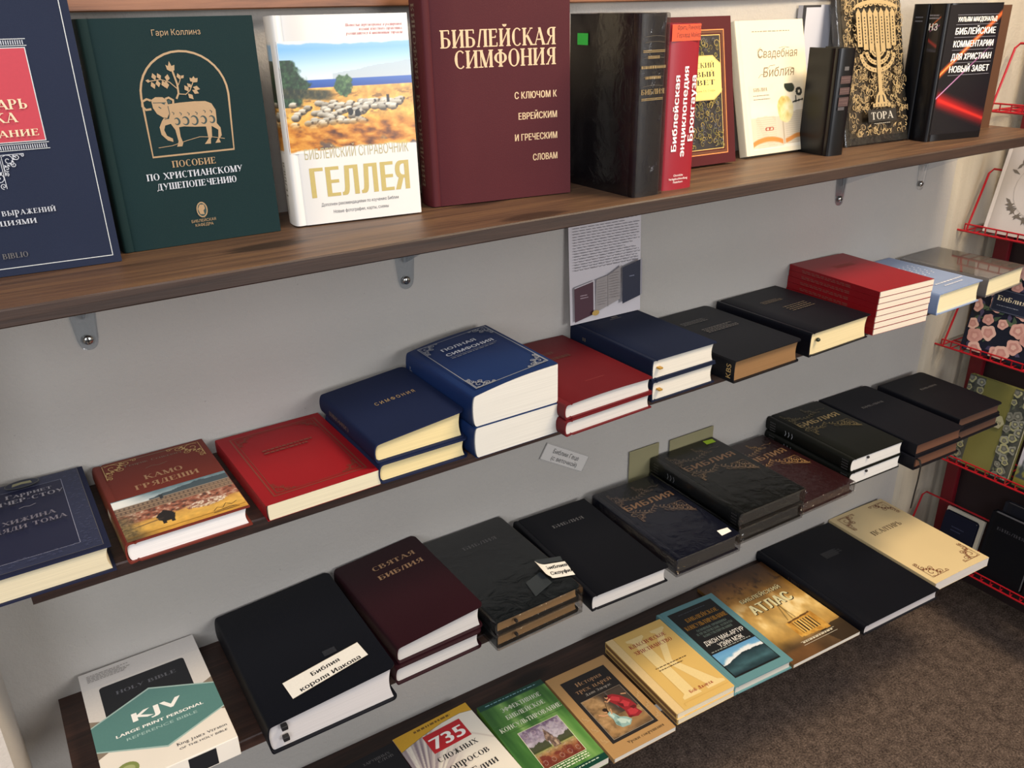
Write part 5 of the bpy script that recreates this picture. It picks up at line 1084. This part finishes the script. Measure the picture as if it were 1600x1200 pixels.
f = fl(o); f.rect(.115, .075, .90, .945, ink('#101216')); f.text('БИБЛЕЙСКОЕ', .555, .785, .0108, ink('#b5842e', .4), 'serif', .56); f.text('КОНСУЛЬТИРОВАНИЕ', .52, .70, .0115, ink('#b5842e', .4), 'serif', .72)
for s_, v_, w_ in (('ОСНОВНЫЕ ПРИНЦИПЫ', .645, .52), ('И ПРАКТИЧЕСКИЕ АСПЕКТЫ', .605, .62), ('КОНСУЛЬТИРОВАНИЯ', .565, .5)): f.text(s_, .53, v_, .0062, ink('#5d6e68'), 'serif', w_)
f.text('ДЖОН МАК-АРТУР', .53, .475, .0115, WHT, 'sans', .68); f.text('УЭЙН МЭК', .55, .405, .0115, WHT, 'sans', .42); f.block(.16, .86, .375, .395, 1, ink('#8f958f'), .0022, 4); f.block(.25, .75, .88, .90, 1, ink('#3f4650'), .0022, 6); f.build('cover_lettering', o)
picture(o, .13, .09, .885, .365, 90, 60, mount, eps=.0008, rough=.3)

o = lying('paperback_book', 'wide brown-gold atlas with ancient building on its cover', 1.115, -.279, .186, .272, .0085, S4, -3, 'soft', gloss('#7a5a30', .3), P_W)
def atlas(U, V):
    n = fbm(U * 6, V * 6, 3); n2 = fbm(U * 22, V * 22, 8)
    c = grad(V, (0, '#4a3826'), (.12, '#5a4630'), (.22, '#b08a48'), (.38, '#c9a764'), (.52, '#b9924e'), (.72, '#93692f'), (.84, '#6d4a26'), (1, '#3a2417')); c = c * (1 + .7 * (n - .5))[..., None]; c = lay(c, col('#f0e2b4'), ss(.55, .8, n) * ss(.3, .45, V) * ss(.75, .55, V) * .7)
    c = lay(c, col('#2f1d12'), ss(.55, .8, n2) * ss(.68, .8, V) * .7); dk = (U > .72 - .5 * V) & (V < .15 + .04 * U); c = lay(c, col('#33291f'), dk * .85); low = ss(.14, .08, V) * ss(.6, .3, U); c = lay(c, col('#8a5c34'), low * .5)
    b = (U > .40) & (U < .80) & (V > .15 + .06 * (.8 - U)) & (V < .34 + .05 * (U - .4)); c = lay(c, grad(n2, (.2, '#a8742c'), (.8, '#d9aa52')), b * 1.)
    colm = (U > .47) & (U < .74) & (V > .20) & (V < .325) & (np.mod(U * 24, 1) < .42); c = lay(c, col('#3b2612'), colm * 1.); c = lay(c, col('#f0d68c'), ((U > .47) & (U < .74) & (V > .20) & (V < .325) & (np.mod(U * 24, 1) > .75)) * .8); c = lay(c, col('#5b3c1c'), ((U > .44) & (U < .78) & (np.abs(V - .335 - .05 * (U - .4)) < .008)) * .9)
    br = (ss(.014, 0, np.abs(U - (.545 + .25 * (V - .38)))) + ss(.012, 0, np.abs(U - (.58 - .1 * (V - .42)))) + ss(.012, 0, np.abs(U - (.52 + .5 * (V - .45))))) * (V > .36) * (V < .56 + .05 * n); return lay(c, col('#5d4a24'), np.clip(br, 0, 1) * .7)
picture(o, 0, 0, 1, 1, 130, 170, atlas, rough=.3)
f = fl(o); DKB = ink('#22150a'); 
for dx, dy, m_ in ((.006, -.004, DKB), (0, 0, ink('#cfc392'))): f.text('БИБЛЕЙСКИЙ', .535 + dx, .672 + dy, .0105, m_, 'sans bold', .60)
for dx, dy, m_ in ((.010, -.007, DKB), (0, 0, ink('#ded6a6'))): f.text('АТЛАС', .525 + dx, .525 + dy, .0275, m_, 'sans black', .60)
f.build('title_lettering', o, eps=.0004); f = fl(o)
for v_ in (.135, .100): f.rect(.32, v_, .82, v_ + .0025, ink('#d9d2bc'))
f.text('Российское Библейское общество', .57, .113, .0042, ink('#d9d2bc'), 'sans', .48) if 0 else f.block(.34, .80, .105, .133, 1, ink('#cfc7ae'), .0034, 6); f.build('subtitle_lettering', o, eps=.0004)

o = lying('leather_bound_book', 'very large black leather bible lying next to the atlas', 1.3065, -.295, .2265, .299, .0238, S4, -3.2, 'hard', leather('#060913', .5), pages('#c9c4c4'), sr=.005)
f = fl(o); E_ = ink('#2e2f34', .2)
f.rect(.48, .66, .66, .73, ink('#1d1e22')); f.block(.50, .72, .665, .725, 3, E_, .004, 14); f.build('cover_lettering', o)
f = fl(o, 'spine_up'); f.text('ЗАВЕТ', .62, .3, .009, E_, 'serif', .12); f.build('spine_lettering', o, 'spine_up')
o = lying('paperback_book', 'cream psalter with brown corner ornaments at the right end of the lowest row', 1.545, -.2915, .184, .297, .0222, S4, -3.2, 'soft', gloss('#d9c394', .4), pages('#d9d3cc'), bow=.0015)
f = fl(o); OB = ink('#7a4a30')
for cx, cy, a, b in ((.07, .05, 1, 1), (.95, .05, -1, 1), (.07, .96, 1, -1), (.95, .96, -1, -1)): f = fl(o); f.scroll(cx, cy, .054, OB, a, b, .0013); f.build('corner_ornament', o, eps=.0016)
f = fl(o); f.text('ПСАЛТИРЬ', .46, .642, .0150, ink('#5f4a34'), 'serif', .52); f.build('title_lettering', o, eps=.0016)

# ------------------------------------------------------------------ papers on the wall
def paper(name, label, cat, w, h, M, matp):
    o = thing(name, label, cat, None, M); o['_w'], o['_l'], o['_t'], o['_sr'] = w, h, .0004, 0.
    bm = bmesh.new(); box(bm, 0, 0, 0, w, h, .0004); bm_obj('sheet', bm, matp, o); return o
PW = nmat('white_paper', '#c2bdc0', .8, spec=.2)
z = S2 + 2 * .0338 + .0010
o = paper('paper_leaflet', 'printed leaflet with small book photos standing against the wall on the navy books', 'leaflet', .146, .205, Matrix.Translation((.782, -.0055, z)) @ Matrix.Rotation(R(-1.2), 4, 'Z') @ Matrix.Rotation(R(90 - 3), 4, 'X'), PW)
f = fl(o); f.block(.05, .97, .80, .98, 9, ink('#7c5a66'), .0010, 3); f.block(.05, .97, .43, .80, 17, ink('#6d6a70'), .0010, 4)
f.poly([(.04, .025), (.30, .06), (.30, .33), (.04, .30)], ink('#43222f')); f.poly([(.30, .06), (.32, .07), (.32, .34), (.05, .31), (.04, .30), (.30, .33)], ink('#b9b4b8')); f.block(.12, .24, .20, .24, 2, ink('#a9949c'), .0014, 2)
f.poly([(.32, .07), (.68, .14), (.70, .42), (.52, .36), (.34, .34)], ink('#8f8886')); f.strip([(.50, .10), (.50, .36)], .0012, ink('#6b6462')); f.block(.35, .49, .12, .33, 10, ink('#7b7472'), .0008, 8); f.block(.52, .67, .16, .38, 10, ink('#7b7472'), .0008, 9)
f.poly([(.69, .10), (.95, .14), (.95, .44), (.69, .40)], ink('#1b2136')); f.poly([(.95, .14), (.975, .15), (.975, .445), (.95, .44)], ink('#8d8a90')); f.block(.79, .89, .30, .33, 1, ink('#7d8296'), .0016, 2); f.ell(.31, .075, .05, .022, ink('#b08f4a')); f.build('printed_page', o)
o = paper('paper_note', 'small tilted paper note with two handwritten-style printed lines on the wall', 'note', .106, .0325, Matrix.Translation((.7305, wall_y(.75) - .0018, .7585)) @ Matrix.Rotation(R(-1), 4, 'Z') @ Matrix.Rotation(R(90), 4, 'X') @ Matrix.Rotation(R(-31), 4, 'Z'), nmat('grey_paper', '#c4c0bb', .8))
f = fl(o); f.frame(.005, .02, .995, .98, .0005, ink('#5c5a5a')); f.text('Библии Геце', .5, .55, .0085, BLK, 'sans', .60); f.text('(с веточкой)', .52, .17, .0080, BLK, 'sans', .60); f.build('note_lettering', o)
CD = nmat('olive_card', '#86805f', .6, var=.1, varscale=20)
for x0, x1, z1, lab in ((.931, 1.003, .7125, 'left olive-beige card leaning on the wall behind the navy bible in film'), (1.030, 1.144, .7085, 'wider olive-beige card leaning on the wall behind the black-green bibles')):
    bm = bmesh.new(); box(bm, 0, -.0015, 0, x1 - x0, 0, z1 - S3 - .0004, .0004)
    q = tag(bm_obj('card', bm, CD), lab, 'card', 'olive-beige cards behind the bibles'); q.location = (x0, wall_y((x0 + x1) / 2) - .0022, S3 + .0003); q.rotation_euler = (0, 0, R(-1))

# ------------------------------------------------------------------ red wire rack in the corner
RW = nmat('red_wire', '#a8101f', .35, spec=.5); RP = nmat('red_post', '#6e0f1c', .45)
rk = thing('wire_rack', 'red wire display rack filled with books standing in the right corner', 'rack', None, Matrix.Translation((1.86, -.02, 0)))
LV = (1.257, 1.000, .725, .446, .176); YE_ = -.62; XB = .125
for py in (-.035, YE_ + .02):
    bm = bmesh.new(); box(bm, XB - .012, py - .017, .0, XB + .004, py + .017, 1.56, .003); bm_obj('post', bm, RP, rk)
bm = bmesh.new(); box(bm, -.01, -.055, .0, XB + .01, -.015, .025, .004); box(bm, -.01, YE_, .0, XB + .01, YE_ + .04, .025, .004); bm_obj('foot', bm, RP, rk)
for z in LV:
    bm = bmesh.new()
    for xx, rr in ((0, .0024), (.055, .0022), (XB - .01, .0022)): tube(bm, [(xx, .012 if xx == 0 else -.002, z), (xx, YE_, z)], rr)
    tube(bm, [(0, -.004, z + .016), (0, YE_, z + .016)], .0018)
    for k in range(27): yy = -.004 + (YE_ + .004) * k / 26; tube(bm, [(0, yy, z + .0155), (0, yy, z), (XB - .01, yy, z + .0005)], .0016, 6)
    bm_obj('wire_shelf', bm, RW, rk)
    bm = bmesh.new(); tube(bm, [(.010, -.004, z + .001), (.012, -.004, z + .01), (.051, -.006, z + .122), (.057, -.012, z + .131), (.057, YE_ + .02, z + .131), (.012, YE_, z + .002)], .0024); bm_obj('back_wire', bm, RW, rk)
bm = bmesh.new(); box(bm, XB + .005, YE_, .06, XB + .010, -.02, 1.54, .001); bm_obj('back_panel', bm, nmat('dark_panel', '#24161a', .6), rk)
def rack_book(name, label, y0, w, h, t, z, lean, kind, cover, page, dx=.008, yaw=-90, **k):
    return book(name, label, w, h, t, stand_m(1.86 + dx, y0, z + .0030, yaw, lean, t), kind, cover, page, **k)
def flowers(f, seed, n, area, petal, core, leafm, dark, r0=.013):
    rg = random.Random(seed); a, b, c_, d_ = area
    def put(pts, m_): f.poly([(min(max(a - .03, .012), .988) if p < max(a - .03, .012) else min(p, min(c_ + .03, .988)), min(max(q, .010), .990)) for p, q in pts], m_)
    for k in range(n * 2):
        x, y, an = rg.uniform(a, c_), rg.uniform(b, d_), rg.uniform(0, 6.28); r = r0 * .7
        put([(x + r / f.sx * (q[0] * math.cos(an) - q[1] * math.sin(an)), y + r / f.sy * (q[0] * math.sin(an) + q[1] * math.cos(an))) for q in ((-1, 0), (-.3, .45), (1, 0), (-.3, -.45))], leafm[k % len(leafm)])
    done = []
    for k in range(n):
        for _ in range(30):
            x, y, r = rg.uniform(a, c_), rg.uniform(b, d_), r0 * rg.uniform(.7, 1.15)
            if all(math.hypot((x - p) * f.sx, (y - q) * f.sy) > r0 * 1.7 for p, q in done): break
        done.append((x, y))
        for ring, m_ in ((1., petal[k % len(petal)]), (.62, core), (.32, petal[(k + 1) % len(petal)])):
            put([(x + r * ring / f.sx * (1 + .09 * math.cos(5 * q) + .05 * math.cos(3 * q + k)) * math.cos(q), y + r * ring / f.sy * (1 + .09 * math.cos(5 * q) + .05 * math.cos(3 * q + k)) * math.sin(q)) for q in [i * 6.283 / 25 for i in range(25)]], m_)
LVb = 1.257
o = rack_book('hardcover_book', 'white bible with grey floral wreath on the red rack, second level from the top', -.060, .150, .215, .014, LV[1], 13, 'hard', gloss('#c9c3c0', .4), P_W)
f = fl(o); GR = ink('#6e675f'); rg = random.Random(3)
for k in range(46):
    a = rg.uniform(0, 6.28); x, y = .62 + .44 * math.cos(a), .50 + .34 * math.sin(a); b = rg.uniform(0, 6.28)
    if x > .97 or abs(math.sin(a)) < .3: continue
    f.poly([(x + .07 * (q[0] * math.cos(b) - q[1] * math.sin(b)), y + .05 * (q[0] * math.sin(b) + q[1] * math.cos(b))) for q in ((-1, 0), (-.2, .3), (1, 0), (-.2, -.3))], GR)
f.strip([(.62 + .36 * math.cos(R(a)), .47 + .27 * math.sin(R(a))) for a in range(0, 360, 12)], .0007, ink('#aaa49e'), True); f.text('Библия', .62, .53, .0125, ink('#57514c'), 'serif', .5); f.build('cover_lettering', o)
o = rack_book('hardcover_book', 'navy bible covered in pink roses with navy title panel on the red rack', -.064, .150, .214, .012, LV[2], 12, 'hard', gloss('#171b2b', .4), P_W)
f = fl(o); flowers(f, 7, 26, (.06, .03, .94, .97), [ink('#d3a59a'), ink('#d9b3a6'), ink('#c9988f')], ink('#c08c84'), [ink('#3f5240'), ink('#4a4563'), ink('#55684f'), ink('#3c3857')], BLK, .016)
f.rect(.26, .48, .80, .72, ink('#1a2238')); f.frame(.27, .49, .79, .71, .0006, ink('#6d7486')); f.text('Библия', .53, .60, .0105, CREAM, 'serif', .42); f.block(.34, .72, .53, .56, 1, ink('#9aa0ae'), .0012, 3); f.build('cover_lettering', o)
o = rack_book('hardcover_book', 'olive bible with grey flower borders on the red rack, partly hidden by black bibles', -.086, .150, .215, .016, LV[3], 9, 'hard', gloss('#767440', .45), P_W)
f = fl(o); f.rect(0, 0, .26, 1, ink('#4b4e47')); f.rect(.72, 0, 1, 1, ink('#4b4e47'))
for ar in ((.03, .02, .24, .98), (.75, .02, .97, .98)): flowers(f, 11, 26, ar, [ink('#8d8f84'), ink('#a3a27a'), ink('#78796f')], ink('#63655c'), [ink('#5e6553'), ink('#3a3d39')], BLK, .010)
f.poly([(.28, .60), (.34, .53), (.66, .53), (.72, .60), (.66, .67), (.34, .67)], ink('#a7a585')); f.text('Библия', .5, .575, .0085, ink('#5a5a48'), 'serif', .34); f.build('cover_lettering', o)
o = rack_book('hardcover_book', 'pale landscape-cover book with a dark fir tree on the red rack', -.248, .150, .215, .016, LV[3], 9, 'hard', gloss('#c3bfc6', .4), P_W)
def fir(U, V):
    n = fbm(U * 9, V * 9, 2); c = grad(V, (0, '#5d5c2a'), (.13, '#8a8438'), (.2, '#6f7a55'), (.25, '#b9b9c4'), (.6, '#cfcbd6'), (1, '#d9d3d6')); 
    for x, hh, w_ in ((.22, .52, .12), (.07, .34, .09), (.42, .30, .08)): c = lay(c, col('#3b4448'), ss(.01, -.01, np.abs(U - x) - w_ * np.clip((hh - V) / hh, 0, 1) * (.75 + .25 * np.sin(V * 70))) * (V < hh) * (V > .10))
    return c * (1 + .12 * (n - .5))[..., None]
picture(o, 0, 0, 1, 1, 50, 70, fir)
o = rack_book('hardcover_book', 'small navy book with white page edges on the lowest rack level', -.105, .082, .120, .013, LV[4], 10, 'flex', leather('#101426', .45), pages('#d9d2c2'), dx=.009)
f = fl(o); f.block(.3, .7, .60, .75, 2, ink('#2e3550'), .003, 4); f.build('cover_lettering', o)
rack_book('paperback_book', 'white booklet standing behind the small navy book on the lowest rack level', -.099, .096, .124, .008, LV[4], 10, 'soft', gloss('#cbc4b2', .4), P_W, dx=.0255)
o = rack_book('hardcover_book', 'black bible with faint title next to the small navy book on the rack', -.212, .108, .172, .022, LV[4], 8, 'hard', leather('#07090f', .45), pages('#8e8c8c'), dx=.009)
f = fl(o); f.text('БИБЛИЯ', .50, .77, .0075, ink('#3d3d42'), 'serif', .62); f.build('cover_lettering', o)
rack_book('hardcover_book', 'another black bible at the right picture edge on the lowest rack level', -.328, .108, .172, .022, LV[4], 8, 'hard', leather('#0a0a0d', .45), P_W, dx=.009)
rack_book('hardcover_book', 'dark book leaning behind the black bible on the lowest rack level', -.212, .110, .180, .018, LV[4], 8, 'hard', leather('#22232a', .45), pages('#77757a'), dx=.060)
